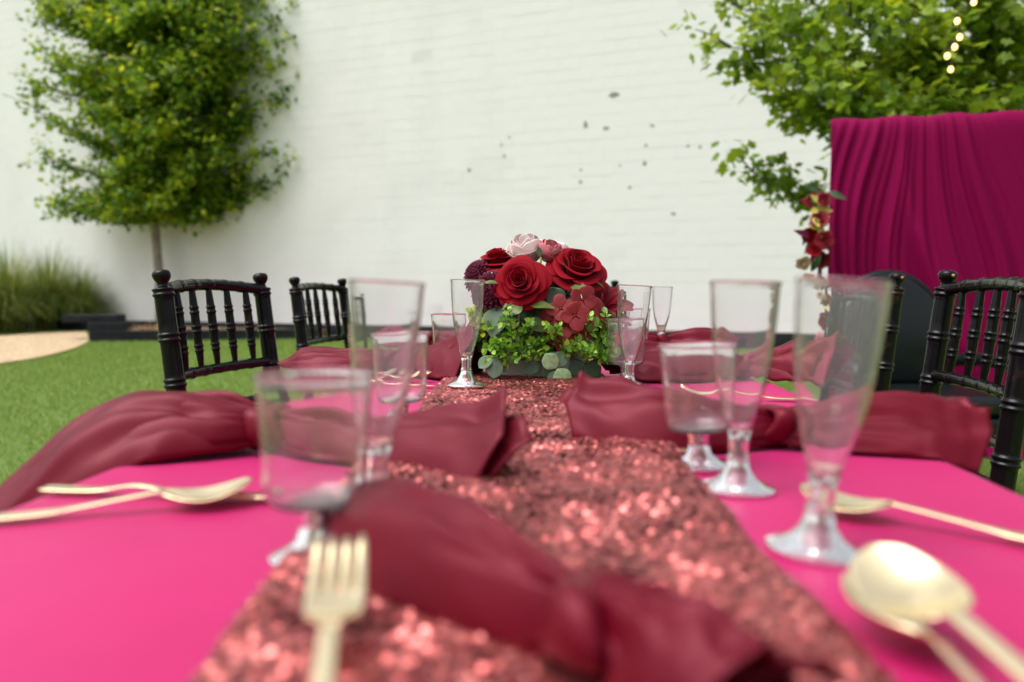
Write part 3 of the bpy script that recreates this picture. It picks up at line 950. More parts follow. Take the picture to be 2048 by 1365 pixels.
# pale lacy round leaves along the box
for (x, y, d, dr, nm, L, W, m) in [
        (1112, 738, -.105, (-.55, -.2, .75), (-.1, -1, .25), .031, .015, 'leaf_lace'), (1114, 738, -.105, (.55, -.1, -.85), (.1, -1, .3), .034, .0165, 'leaf_lace'), (1112, 735, -.10, (.45, .1, .85), (.2, -.8, .3), .030, .014, 'leaf_sage'),
        (1108, 742, -.10, (-.1, -.1, -.95), (-.5, -.8, .1), .026, .012, 'leaf_sage'), (995, 716, -.085, (-.25, -.2, -.9), (-.4, -1, .1), .036, .017, 'leaf_sage'), (985, 714, -.08, (-.7, -.2, -.5), (-.2, -1, .5), .030, .012, 'leaf_sage'),
        (1000, 712, -.08, (.3, -.3, -.8), (.3, -1, .2), .030, .012, 'leaf_sage'), (1165, 715, -.08, (.3, -.2, .6), (.1, -1, .3), .034, .016, 'leaf_sage'), (1085, 728, -.085, (-.9, -.1, -.25), (-.1, -1, .2), .040, .014, 'leaf_dark'),
        (1095, 730, -.09, (.3, -.2, -.9), (0, -1, .3), .026, .012, 'leaf_dark'), (1170, 725, -.08, (.6, -.1, -.5), (.1, -1, .4), .034, .016, 'leaf_dark'), (1150, 718, -.08, (.2, -.2, -.8), (.1, -1, .4), .034, .016, 'leaf_dark'), (1208, 700, -.05, (.8, -.2, -.1), (.1, -1, .4), .030, .014, 'leaf_lace'), (1200, 690, -.05, (.5, -.2, -.8), (.1, -1, .4), .04, .016, 'leaf_dark')]:
    leaf(fl, FP(x, y, d), dr, nm, L, W, M[m], rnd=True, fold=.12, droop=.12)
# boxwood sprigs
random.seed(21)
for k in range(48):
    x0 = random.uniform(970, 1205)
    y0 = random.uniform(672, 722)
    dx = random.gauss(0, 34) + (x0 - 1090) * .22
    up = random.uniform(4, 54)
    d0 = random.uniform(-.085, -.03)
    d1 = d0 - random.uniform(.0, .045)
    sprig(fl, [FP(x0, y0, d0 + .02), FP(x0 + dx * .4, y0 - up * .7, (d0 + d1) / 2), FP(x0 + dx, y0 - up + random.uniform(-6, 16), d1)], 9, .0125, M['leaf_box'])
for (a, b, c, d) in [((1025, 690), (1022, 650), (1018, 618), -.10), ((1180, 690), (1205, 660), (1212, 622), -.07), ((1090, 690), (1110, 665), (1120, 650), -.10), ((1150, 690), (1178, 668), (1195, 648), -.09), ((1110, 705), (1140, 690), (1165, 682), -.11), ((1130, 700), (1160, 700), (1185, 708), -.10)]:
    sprig(fl, [FP(*a, d + .03), FP(*b, d), FP(*c, d - .01)], 8, .0135, M['leaf_box'])
for k in range(16):
    x0, y0 = random.uniform(948, 978), random.uniform(650, 690)
    sprig(fl, [FP(x0 + 18, y0 + 10, -.02), FP(x0, y0 - 14, -.04), FP(x0 - random.uniform(2, 18), y0 - random.uniform(16, 66), -.055)], 9, .0125, M['leaf_lime'])
for k in range(10):
    x0, y0 = random.uniform(1185, 1215), random.uniform(640, 690)
    sprig(fl, [FP(x0 - 20, y0 + 14, -.02), FP(x0 - 4, y0, -.04), FP(x0 + random.uniform(2, 14), y0 - random.uniform(2, 26), -.05)], 8, .0125, M['leaf_box'])
for k in range(22):                                   # boxwood spilling over the front of the box
    x0, y0 = random.choice([random.uniform(1090, 1205), random.uniform(985, 1010), random.uniform(1040, 1100)]), random.uniform(694, 716)
    sprig(fl, [FP(x0, y0 - 8, -.06), FP(x0 + random.gauss(0, 6), y0 - 12, -.085), FP(x0 + random.gauss(0, 16), y0 + random.uniform(0, 22), -.10)], 8, .0125, M['leaf_box'])
for k in range(34):                                   # darker filling inside
    x0, y0 = random.uniform(990, 1180), random.uniform(560, 690)
    leaf(fl, FP(x0, y0, random.uniform(-.035, .04)), (random.gauss(0, .6), -.5, random.gauss(0, .5)), (0, -1, .3), .055, .022, M['leaf_dark'])

# ------------------------------------------------------------------ flower spray on the left edge of the drape
SY = 4.42
sp0 = at_y(1632, 480, SY)
spray = thing('flower_spray', 'upright spray of red, cream and yellow flowers beside the drape', 'flowers', (sp0.x, SY, 0))
def SP(px, py, dy=0.0):
    p = at_y(px, py, SY + dy)
    return Vector((p.x - sp0.x, p.y - SY, p.z))
obj('stand', MB().add(*tube([(.04, .05, 0), (.04, .05, SP(1640, 400).z)], .012, 8)), M['pipe'], spray)
obj('base_plate', MB().add(*lathe([(.0005, .012), (.13, .012), (.14, .002), (.0005, .002)], 20)), M['pipe'], spray, True, (.04, .05, .002))
random.seed(5)
five = [(3, .45, .15, .55, 1.0, .05), (5, .95, .2, .35, .75, .15)]
for (x, y, m, r_) in [(1622, 470, 'velvet_red', .055), (1640, 440, 'red_dark', .06), (1630, 500, 'velvet_red', .05), (1645, 520, 'red_dark', .055), (1606, 525, 'cream', .05), (1650, 480, 'red_dark', .06), (1618, 560, 'cream', .045), (1640, 580, 'red_dark', .06), (1630, 640, 'velvet_red', .06), (1650, 690, 'velvet_red', .07), (1615, 680, 'rosepink', .055), (1648, 400, 'red_dark', .05)]:
    rose(spray, SP(x, y, random.uniform(-.06, .02)), (-.4 + random.gauss(0, .3), -1, random.gauss(0, .3)), r_ * .8, M[m], random.uniform(0, 6), five)
for k in range(16):
    x, y = random.choice([(1634, 400), (1638, 425), (1640, 445), (1628, 585), (1632, 605)])
    leaf(spray, SP(x + random.gauss(0, 5), y + random.gauss(0, 12), -.04), (random.gauss(0, .7), -.4, random.gauss(0, .7)), (0, -1, .3), .075, .02, M['yellow'], 'petal')
for k in range(46):
    y = random.uniform(380, 720)
    x = 1648 - 16 * math.sin((y - 380) / 180 * math.pi) + random.gauss(0, 10)
    leaf(spray, SP(x, y, random.uniform(-.03, .06)), (random.gauss(-.3, .7), -.3, random.gauss(0, .7)), (0, -1, .3), random.uniform(.06, .12), random.uniform(.015, .026), M[random.choice(['leaf_dark', 'leaf_olive', 'red_dark', 'plum'])])

# ------------------------------------------------------------------ black armchair in front of the drape
AY = 3.95
ac = at_y(1790, 545, AY)
arm = thing('black_armchair', 'glossy black round-backed armchair in front of the burgundy drape', 'armchair', (ac.x, AY, 0), R(6))
def hoop(rx, z0, zt, n=28):
    pts = []
    for i in range(n):
        a = math.pi * i / (n - 1)
        pts.append((rx * math.cos(a) * (1 if True else 1), 0, z0 + (zt - z0) * math.sin(a) ** .8))
    return pts
zt = ac.z - .012
frame_pts = [(.30, 0, .44)] + [(p[0], .02 + .09 * (p[2] - .44), p[2]) for p in hoop(.275, .60, zt)] + [(-.30, 0, .44)]
obj('back_frame', MB().add(*tube(catmull(frame_pts, 60), .026, 10)), M['leather'], arm)
V, F = [], []
for j in range(15):
    for i in range(25):
        s, t = -1 + 2 * i / 24, j / 14
        top = .60 + (zt - .60) * math.sqrt(max(0, 1 - s * s)) ** .8
        z = .44 + (top - .44) * t
        bul = (1 - s ** 4) * math.sin(math.pi * min(1, t * .9 + .08)) * .05
        V.append((s * .272, .02 + .09 * (z - .44) - bul - .005, z))
for j in range(14):
    for i in range(24):
        a = j * 25 + i
        F.append((a, a + 1, a + 26, a + 25))
o = obj('back_cushion', MB().add(V, F), M['leather'], arm)
mod(o, 'SOLIDIFY', thickness=.02, offset=1)
o = obj('seat_cushion', MB().add(*box(-.28, .28, -.52, -.01, .36, .455)), M['leather'], arm)
mod(o, 'BEVEL', width=.04, segments=5)
o = obj('seat_rail', MB().add(*box(-.29, .29, -.53, .0, .28, .358)), M['leather'], arm)
mod(o, 'BEVEL', width=.012, segments=3)
for sx in (-1, 1):
    o = obj('armrest', MB().add(*tube(catmull([(sx * .30, .03, .56), (sx * .345, -.1, .575), (sx * .36, -.3, .575), (sx * .345, -.46, .565), (sx * .33, -.52, .53)], 20), .032, 10)), M['leather'], arm)
    obj('arm_post', MB().add(*tube(catmull([(sx * .335, -.47, .55), (sx * .32, -.45, .45), (sx * .30, -.47, .35)], 10), .024, 8)), M['leather'], arm)
    for y in (-.47, -.04):
        obj('leg', MB().add(*tube([(sx * .26, y, .30), (sx * .262, y, .24), (sx * .265, y, .22), (sx * .265, y, .2), (sx * .27, y, .12), (sx * .275, y, .05), (sx * .275, y, .0)], [.034, .036, .022, .032, .026, .018, .022], 12)), M['black'], arm)

# ================================================================== THE TABLE
TX0, TX1, TY0, TY1, TZT = -.402, .358, -.18, 2.45, .75
tcx = (TX0 + TX1) / 2
table = thing('folding_table', 'long folding banquet table under the bright pink cloth', 'table', (tcx, (TY0 + TY1) / 2, 0))
hx, hy = (TX1 - TX0) / 2 - .004, (TY1 - TY0) / 2 - .004
o = obj('tabletop', MB().add(*box(-hx, hx, -hy, hy, .705, .746)), M['tabletop'], table, False)
mod(o, 'BEVEL', width=.012, segments=3)
for sx in (-1, 1):
    for sy in (-1, 1):
        obj('leg', MB().add(*tube([(sx * (hx - .06), sy * (hy - .2), 0), (sx * (hx - .06), sy * (hy - .2), .704)], .014, 8)), M['steel'], table)

# cloth: flat top, rounded edge, skirt falling in folds
per = []
rc, nn = .02, 0
def corner(cx, cy, a0):
    return [(cx + rc * math.cos(a0 + k * math.pi / 16), cy + rc * math.sin(a0 + k * math.pi / 16), math.cos(a0 + k * math.pi / 16), math.sin(a0 + k * math.pi / 16)) for k in range(9)]
def side(ax, ay, bx_, by_, nx_, ny_, n):
    return [(ax + (bx_ - ax) * k / n, ay + (by_ - ay) * k / n, nx_, ny_) for k in range(1, n)]
per += side(TX1, TY0 + rc, TX1, TY1 - rc, 1, 0, 220) + corner(TX1 - rc, TY1 - rc, 0)
per += side(TX1 - rc, TY1, TX0 + rc, TY1, 0, 1, 70) + corner(TX0 + rc, TY1 - rc, math.pi / 2)
per += side(TX0, TY1 - rc, TX0, TY0 + rc, -1, 0, 220) + corner(TX0 + rc, TY0 + rc, math.pi)
per += side(TX0 + rc, TY0, TX1 - rc, TY0, 0, -1, 70) + corner(TX1 - rc, TY0 + rc, 1.5 * math.pi)
n = len(per)
V, F = [], []
rings = [(-.012, TZT), (-.005, TZT - .001), (-.001, TZT - .004), (.0015, TZT - .010)] + [(None, TZT - .010 - .40 * (k / 12) ** 1.2) for k in range(1, 13)]
for (off, z) in rings:
    for k, (x, y, ax, ay) in enumerate(per):
        if off is None:
            t = (TZT - .010 - z) / .40
            wv = math.sin(k * .21) + .5 * math.sin(k * .47 + 1)
            oo = .004 + t * (.035 + .022 * wv)
        else:
            oo = off
        V.append((x + ax * oo, y + ay * oo, z))
for r_ in range(len(rings) - 1):
    for k in range(n):
        F.append((r_ * n + k, (r_ + 1) * n + k, (r_ + 1) * n + (k + 1) % n, r_ * n + (k + 1) % n))
gx, gy = 40, 130
b0_ = len(V)
def cloth_z(x, y):
    ex = min(x - TX0, TX1 - x, y - TY0, TY1 - y)
    k_ = min(1, max(0, (ex - .012) / .05))
    cr_ = .0011 * math.exp(-((x + .21) / .004) ** 2) + .0011 * math.exp(-((x - .17) / .004) ** 2) + .001 * math.exp(-((y - .9) / .004) ** 2) + .001 * math.exp(-((y - 1.7) / .004) ** 2)
    return TZT + k_ * (.0016 * mnoise.noise(Vector((x * 7, y * 5, 2))) + .0008 * mnoise.noise(Vector((x * 19, y * 15, 4))) + cr_ - .0006)
for j in range(gy):
    for i in range(gx):
        x = TX0 + .012 + (TX1 - TX0 - .024) * i / (gx - 1)
        y = TY0 + .012 + (TY1 - TY0 - .024) * j / (gy - 1)
        V.append((x, y, cloth_z(x, y)))
for j in range(gy - 1):
    for i in range(gx - 1):
        a = b0_ + j * gx + i
        F.append((a, a + 1, a + gx + 1, a + gx))
cloth = obj('tablecloth', MB().add(V, F), M['pink'], smooth=True)
tag(cloth, 'bright pink cloth covering the long banquet table', 'tablecloth')

# sequin runner down the middle
ra, rb_, rc_, rd_ = on_z(380, 1365, TZT), on_z(1775, 1365, TZT), on_z(888, 764, TZT), on_z(1222, 764, TZT)
def run_x(y):
    t = (y - ra.y) / (rc_.y - ra.y)
    l = ra.x + (rc_.x - ra.x) * t + .004 * math.sin(y * 9)
    r = rb_.x + (rd_.x - rb_.x) * t + .006 * math.sin(y * 7 + 1)
    return l, r
def run_z(x, y):
    l, r = run_x(y)
    s = (x - l) / (r - l)
    z = TZT + .0045
    z += .0042 * (mnoise.noise(Vector((x * 13, y * 8, 3))) + .5) + .0022 * (mnoise.noise(Vector((x * 40, y * 24, 9))) + .3)
    by = math.exp(-((y - .66) / .17) ** 2)
    z += .006 * by * math.exp(-((s - .86) / .10) ** 2)                  # ridge along the right border
    z += .003 * math.exp(-((y - 1.06 + .25 * (x + .05)) / .035) ** 2)   # cross wrinkles
    z += .0028 * math.exp(-((y - .86 - .3 * x) / .03) ** 2)
    z += .0025 * math.exp(-((y - .57 + .2 * x) / .025) ** 2)
    return z - .003 * max(0, abs(s - .5) - .47) / .03
NX, NY = 34, 260
V, F = [], []
for j in range(NY):
    y = -.1 + (TY1 + .03) * j / (NY - 1)
    l, r = run_x(y)
    for i in range(NX):
        x = l + (r - l) * i / (NX - 1)
        V.append((x, y, run_z(x, y)))
for j in range(NY - 1):
    for i in range(NX - 1):
        a = j * NX + i
        F.append((a, a + 1, a + NX + 1, a + NX))
runner = obj('table_runner', MB().add(V, F), M['runner'])
tag(runner, 'dusty red sequin runner down the middle of the pink table', 'table runner')
pos, nrm = [], []
y, row = -.02, 0
while y < TY1 - .05:
    l, r = run_x(y)
    x = l + .002 + (.002 if row % 2 else 0)
    while x < r - .002:
        e = .003
        z = run_z(x, y)
        pos.append((x, y, z + .0012))
        nrm.append((-(run_z(x + e, y) - z) / e, -(run_z(x, y + e) - z) / e, 1.0))
        x += .0041
    y += .0036
    row += 1
pos, nrm = np.array(pos), np.array(nrm)
k = len(pos)
# sequins lie over in patches, like fur brushed this way and that
patch = np.array([(mnoise.noise(Vector((p[0] * 22, p[1] * 22, 1))), mnoise.noise(Vector((p[0] * 22, p[1] * 22, 7)))) for p in pos])
nrm[:, :2] += rng.normal(0, .23, (k, 2)) + patch * .42 + np.array([0, -.16])
nrm /= np.linalg.norm(nrm, axis=1)[:, None]
pos += rng.normal(0, .0004, (k, 3))
a = np.cross(nrm, np.array([0.3, 1, 0.0]))
a /= np.linalg.norm(a, axis=1)[:, None]
b = np.cross(nrm, a)
th = np.arange(7) * 2 * np.pi / 7
V = pos[:, None, :] + .0022 * (np.cos(th)[None, :, None] * a[:, None, :] + np.sin(th)[None, :, None] * b[:, None, :])
o = soup('sequin', V, [tuple(range(7))], M['sequin'], runner)
o['kind'] = 'stuff'

# ------------------------------------------------------------------ ballroom chairs
def chair_proto(label):
    t = thing('ballroom_chair', label, 'chair', (0, 0, 0), 0, 'black ballroom chairs round the table')
    HALF, TILT = .178, math.tan(R(6.5))
    def py(z):
        return -max(0, z - .45) * TILT
    def ringed(zs, rf, rings, amp=.0032, wd=.0035):
        out = []
        for z in zs:
            r = rf(z)
            for c in rings:
                for dz in (-.0052, .0052):
                    r += amp * math.exp(-((z - c - dz) / wd) ** 2)
            out.append(r)
        return out
    rg = [.900, .812, .724, .636, .548, .40, .25, .12]
    zs = sorted(set([round(.0 + .02 * i, 4) for i in range(46)] + [round(c + d * .0013, 4) for c in rg for d in range(-9, 10)] + [.909, .913, .917, .921, .924, .927, .931, .935, .939, .942, .9435]))
    zs = [z for z in zs if z <= .9436]
    def prf(z):
        if z < .10:
            return .013 + .04 * z
        if z < .907:
            return .0172 + .0015 * math.sin((z - .1) * 3.2)
        pts = [(.907, .0170), (.912, .0105), (.918, .0100), (.922, .0135), (.925, .0150), (.928, .0168), (.933, .0178), (.938, .0170), (.942, .0125), (.9436, .004)]
        for (z0, r0), (z1, r1) in zip(pts, pts[1:]):
            if z <= z1:
                return r0 + (r1 - r0) * (z - z0) / (z1 - z0)
        return .004
    for sx in (-1, 1):
        p = obj('back_post', MB().add(*tube([(sx * HALF, py(z), z) for z in zs], ringed(zs, prf, rg), 20)), M['black'], t)
        obj('finial_wear', MB().add(*lathe([(.0004, .0), (.0032, .0006), (.0036, .0016), (.0004, .0026)], 8)), M['wornwood'], p, True, (sx * HALF - .0165, py(.93) - .004, .932), (0, R(-75), 0))
    def rail(name, z, r, arch, bow, step, n=90):
        pts, rad = [], []
        for i in range(n):
            s = -1 + 2 * i / (n - 1)
            x = s * (HALF - .006)
            pts.append((x, py(z) - bow * (1 - s * s), z + arch * (1 - s * s)))
            d = (x / step) - round(x / step)
            rad.append(r + .0016 * math.exp(-((d * step - .004) / .0022) ** 2) + .0016 * math.exp(-((d * step + .004) / .0022) ** 2))
        obj(name, MB().add(*tube(pts, rad, 12)), M['black'], t)
    rail('top_rail', .905, .0122, .010, .024, .055)
    rail('back_rail', .735, .0112, .0, .020, .055)
    rail('lower_rail', .655, .0100, .0, .010, .055)
    rail('lower_rail', .585, .0100, .0, .004, .055)
    for k in range(5):
        s = (-2 + k) / 2.0 * .70
        x = s * HALF
        z0, z1 = .742, .906 + .008 * (1 - s * s)
        zz = sorted(set([z0 + (z1 - z0) * i / 40 for i in range(41)] + [c + d * .0012 for c in (.782, .822, .862) for d in range(-8, 9)]))
        def srf(z):
            u = (z - z0) / (z1 - z0)
            return .0052 + .0042 * math.sin(math.pi * min(1, max(0, u))) ** .7
        obj('spindle', MB().add(*tube([(x * (1 + .0 * z), py(z) - .022 * (1 - s * s), z) for z in zz], ringed(zz, srf, (.782, .822, .862), .0018, .0026), 10)), M['black'], t)
    o = obj('seat', MB().add(*box(-.20, .20, -.01, .40, .425, .452)), M['black'], t, False)
    mod(o, 'BEVEL', width=.012, segments=3)
    o = obj('seat_pad', MB().add(*box(-.185, .185, .01, .385, .4525, .49)), M['leather'], t)
    mod(o, 'BEVEL', width=.016, segments=4)
    fz = [.0, .05, .1, .115, .12, .125, .13, .2, .25, .255, .26, .265, .3, .36, .425]
    for sx in (-1, 1):
        obj('front_leg', MB().add(*tube([(sx * .185, .375, z) for z in fz], [.012, .0145, .0155, .0155, .019, .0155, .0155, .0165, .0165, .020, .0165, .0165, .017, .018, .018], 12)), M['black'], t)
        for z in (.13, .26):
            obj('stretcher', MB().add(*tube([(sx * .182, .0, z), (sx * .185, .375, z)], .0085, 8)), M['black'], t)
    for z in (.16, .30):
        obj('stretcher', MB().add(*tube([(-.185, .375, z), (.185, .375, z)], .0085, 8)), M['black'], t)
    obj('stretcher', MB().add(*tube([(-HALF, 0, .20), (HALF, 0, .20)], .0085, 8)), M['black'], t)
    return t

def chair_pose(pa, pb, face):
    pa, pb = Vector(pa), Vector(pb)
    c = (pa + pb) / 2
    ax = (pb - pa).normalized()
    nrm_ = Vector((-ax.y, ax.x))
    if nrm_.dot(Vector(face)) < 0:
        nrm_ = -nrm_
    rz = math.atan2(nrm_.y, nrm_.x) - math.pi / 2
    top = .053                                       # the back leans: its top stands this far behind its foot
    c = c + nrm_ * top
    return (c.x, c.y, 0.002), (0, 0, rz)
def top_at(px, py_, y):
    p = at_y(px, py_, y)
    return (p.x, p.y)
seats = [('black ballroom chair nearest on the left side, against the lawn', top_at(325, 548, 1.50), top_at(522, 558, 1.85), (1, 0)),
         ('farther black ballroom chair on the left side, before the white wall', top_at(592, 560, 2.46), top_at(684, 563, 2.80), (1, 0)),
         ('black ballroom chair cut off by the right edge of the view', top_at(1897, 540, 1.63), top_at(2068, 534, 1.29), (-1, 0)),
         ('black ballroom chair behind the nearest flute, second along the right side', top_at(1792, 545, 1.93), top_at(1672, 550, 2.28), (-1, 0)),
         ('black ballroom chair at the far end, hidden behind the centrepiece', top_at(1228, 557, 3.5), top_at(1068, 557, 3.52), (0, -1))]
proto = None
for (lb, a_, b_, fc_) in seats:
    loc, rot = chair_pose(a_, b_, fc_)
    if proto is None:
        proto = chair_proto(lb)
        proto.location, proto.rotation_euler = loc, rot
    else:
        dup(proto, lb, loc, rot)

# ------------------------------------------------------------------ clear plastic flutes and pedestal cups
def rib(nf, amp, z0, z1):
    def f(a, z):
        if z0 < z < z1:
            return 1 + amp * math.cos(nf * a) * math.sin(math.pi * (z - z0) / (z1 - z0))
        return 1.0
    return f
def flute_proto():
    t = thing('champagne_flute', '', 'flute', (0, 0, 0), 0, 'clear plastic champagne flutes')
    outer = [(.0085, .044), (.0105, .052), (.0140, .066), (.0178, .080), (.0205, .092), (.0222, .105), (.0238, .122), (.0252, .142), (.0260, .1590), (.02615, .1602), (.0267, .1608), (.0269, .1620), (.0267, .1630)]
    inner = [(r - .0010, z) for r, z in outer[::-1][4:]]
    inner = [(.0261, .1635), (.0255, .1632), (.0252, .1620), (.0251, .1605)] + inner[:-1] + [(.0075, .0475), (.0003, .047)]
    obj('bowl', MB().add(*lathe(outer + inner, 48, rib(10, .012, .046, .098))), M['clear'], t)
    obj('stem', MB().add(*lathe([(.0003, .0438), (.0083, .0438), (.0078, .038), (.0074, .030), (.0080, .0265), (.0092, .0250), (.0080, .0235), (.0003, .0235)], 28)), M['clear_thick'], t)
    obj('foot', MB().add(*lathe([(.0003, .0232), (.0082, .0232), (.0100, .0165), (.0150, .0090), (.0220, .0048), (.0290, .0028), (.0298, .0016), (.0292, .0004), (.0220, .0026), (.0140, .0066), (.0080, .0130), (.0003, .0150)], 44)), M['clear_thick'], t)
    return t
def cup_proto():
    t = thing('pedestal_cup', '', 'cup', (0, 0, 0), 0, 'clear plastic pedestal cups')
    outer = [(.0003, .0330), (.0200, .0332), (.0262, .0350), (.0288, .0388), (.0294, .046), (.0302, .060), (.0312, .078), (.0324, .096), (.0331, .1045), (.0333, .1056), (.0340, .1063), (.0343, .1075), (.0340, .1087)]
    inner = [(.0333, .1091), (.0326, .1088), (.0322, .1078), (.0320, .1062)] + [(r - .0011, z + .0008 * (z < .05)) for r, z in outer[::-1][4:-1]] + [(.0003, .0348)]
    obj('bowl', MB().add(*lathe(outer + inner, 48)), M['clear'], t)
    obj('bowl_floor', MB().add(*lathe([(.0003, .0322), (.0190, .0322), (.0245, .0334), (.0268, .0350), (.0240, .0352), (.0003, .0346)], 40)), M['clear_thick'], t)
    obj('stem', MB().add(*lathe([(.0003, .0320), (.0135, .0320), (.0100, .0290), (.0088, .0240), (.0090, .0190), (.0003, .0190)], 28)), M['clear_thick'], t)
    obj('foot', MB().add(*lathe([(.0003, .0188), (.0092, .0188), (.0115, .0120), (.0180, .0060), (.0262, .0030), (.0270, .0018), (.0264, .0004), (.0180, .0036), (.0100, .0090), (.0003, .0110)], 44)), M['clear_thick'], t)
    return t
def stand(proto_fn, spots_):
    pr = None
    for (lb, px, py_, dz, tx, ty) in spots_:
        p = on_z(px, py_, TZT + dz)
        loc, rot = (p.x, p.y, TZT + dz + .0006), (R(ty), R(tx), R(random.uniform(0, 90)) * 0)
        if pr is None:
            pr = proto_fn()
            pr['label'] = lb
            pr.location, pr.rotation_euler = loc, rot
        else:
            dup(pr, lb, loc, rot)
stand(flute_proto, [
    ('largest clear flute, nearest on the right beside the gold spoon', 1632, 1104, 0, 4.2, 0),
    ('clear flute on the right next to the pedestal cup, before the burgundy napkin', 1474, 980, 0, 1.2, 0),
    ('tall clear flute on the left behind the nearest pedestal cup', 752, 1022, 0, 3.4, 0),
    ('clear flute standing just left of the flower centrepiece', 932, 773, .0085, 1.2, 0),
    ('clear flute standing just right of the flower centrepiece', 1256, 782, 0, 3.0, 0),
    ('smallest clear flute far down the right side of the table', 1321, 701, 0, 1.0, 0)])
stand(cup_proto, [
    ('large clear pedestal cup nearest on the left, before the near napkin', 632, 1118, 0, .5, 0),
    ('clear pedestal cup on the left beside the runner, before the left chair', 802, 862, 0, -1.0, 0),
    ('clear pedestal cup behind the flute left of the centrepiece', 897, 740, 0, 0, 0),
    ('clear pedestal cup on the right, touching the nearer flute and napkin', 1398, 934, 0, -1.5, 0),
    ('clear pedestal cup right of the centrepiece, behind a flute', 1252, 770, 0, 0, 0),
    ('small far clear pedestal cup seen through the right flute', 1272, 708, 0, 0, 0)])

# ------------------------------------------------------------------ knotted satin napkins
def wing(pts, seed, lift=1.0, widen=1.25, lip=.30, nu=46, nv=45, slip=0.0):
    # a sheet of cloth arched over its own length: creases run out from the knot, thin edges rest on the table
    c = catmull(pts, nu)
    V, F = [], []
    rs = random.Random(seed)
    ph = [rs.uniform(0, 6.28) for _ in range(4)]
    cre = [(rs.uniform(-.75, .75), rs.uniform(-.5, .5), rs.uniform(.05, .11), rs.uniform(.16, .34), rs.uniform(.45, 1.1)) for _ in range(6)]
    crest = rs.uniform(-.28, .28)
    v0 = rs.choice((-.55, -.3, .35, .6))
    for i in range(nu):
        t = i / (nu - 1)
        x, y, z, wd, ht = c[i]
        n0, n1 = c[max(0, i - 1)], c[min(nu - 1, i + 1)]
        d = (Vector(n1[:3]) - Vector(n0[:3])).normalized()
        sd = d.cross(Vector((0, 0, 1))).normalized()
        upv = sd.cross(d)
        for k in range(nv):
            v = -1 + 2 * k / (nv - 1)
            vv = (v - crest * (1 - v * v))
            arch = max(0, 1 - abs(vv) ** 2.1) ** .8
            hgt = arch
            for (vc, dr, sg, dp, reach) in cre:           # pinched grooves that fade outwards
                g_ = math.exp(-((v - vc - dr * t) / (sg * (.7 + 1.2 * t))) ** 2)
                hgt -= dp * g_ * max(0, 1 - t / reach) ** .8 * (.3 + .7 * arch)
            for (vc, dr, sg, dp, reach) in cre[:2]:       # and two soft folds that run right out
                g_ = math.exp(-((v - vc * .8 - dr * 1.3 * t) / (sg * 1.6)) ** 2)
                hgt += .22 * g_ * t * arch
            hgt += .20 * mnoise.noise(Vector((t * 2.6 + seed, v * 1.5, 1.7))) * arch + .07 * mnoise.noise(Vector((t * 7 + seed, v * 4, 5.1)))
            edge = 1 + .10 * mnoise.noise(Vector((t * 4 + seed, v * .5, 9)))
            w_ = wd * (1 + (widen - 1) * min(1, t * 3)) * edge
            p = Vector((x, y, z)) + sd * ((v + slip * t) * w_ / 2) + upv * (ht * lift * (hgt - .5))
            p += d * (lip * wd * t ** 4 * (1 - 1.35 * abs(v - v0)))
            if t > .86:                                   # the end lifts a little and curls
                p += upv * (ht * .22 * ((t - .86) / .14) ** 2 * (1 - abs(v)))
            if TX0 < x < TX1 and p.z < TZT + .0025:
                p.z = TZT + .0025 + .0012 * (1 + math.sin(9 * t + ph[0]))
            V.append(tuple(p))
    for i in range(nu - 1):
        for k in range(nv - 1):
            F.append((i * nv + k, i * nv + k + 1, (i + 1) * nv + k + 1, (i + 1) * nv + k))
    return V, F

def napkin(label, knot, wl, wr, seed, kr=.021, folds=.16, lip=.10):
    k = Vector(knot)
    t = thing('cloth_napkin', label, 'napkin', (k.x, k.y, TZT), 0, 'knotted burgundy napkins')
    base = Vector((k.x, k.y, TZT))
    kr = min(kr, .0185)
    for w_i, pts in enumerate((wl, wr)):
        P = [(k.x, k.y, k.z, .026, .032)] + list(pts)
        for layer, (nm, lf_, wi_, lp_, sl_) in enumerate([('wing', 1.0, 1.10, .24, 0.0), ('under_fold', .62, 1.0, .42, .16 if (seed + w_i) % 2 else -.16)]):
            V, F = wing(P, seed * 7 + w_i + layer * 50, lf_, wi_, lp_, slip=sl_)
            V = [tuple(Vector(p) - base) for p in V]
            o = obj(nm, MB().add(V, F), M['satin'], t)
            mod(o, 'SOLIDIFY', thickness=.0013, offset=-1)
    # the knot: a lumpy band wrapped round the gathered cloth
    d = (Vector(wr[0][:3]) - Vector(wl[0][:3])).normalized()
    V, F = [], []
    nu, nv = 36, 14
    sd = d.cross(Vector((0, 0, 1))).normalized()
    upv = sd.cross(d)
    rs = random.Random(seed)
    p0, p1 = rs.uniform(0, 6), rs.uniform(0, 6)
    for i in range(nu):
        a = 2 * math.pi * i / nu
        rr = kr * (1 + .10 * math.sin(2 * a + p0) + .06 * math.sin(5 * a + p1))
        hw = .015 * (1 + .25 * math.sin(a + p1))
        for j in range(nv):
            b = 2 * math.pi * j / nv
            q = k - base + (sd * math.cos(a) * 1.05 + upv * math.sin(a) * .95) * (rr + .0055 * math.cos(b) * (1 + .3 * math.sin(3 * a))) + d * (hw * math.sin(b) + .006 * math.sin(a * 2 + p0))
            V.append(tuple(q))
    for i in range(nu):
        for j in range(nv):
            i2, j2 = (i + 1) % nu, (j + 1) % nv
            F.append((i * nv + j, i2 * nv + j, i2 * nv + j2, i * nv + j2))
    obj('knot', MB().add(V, F), M['satin'], t)
    return t

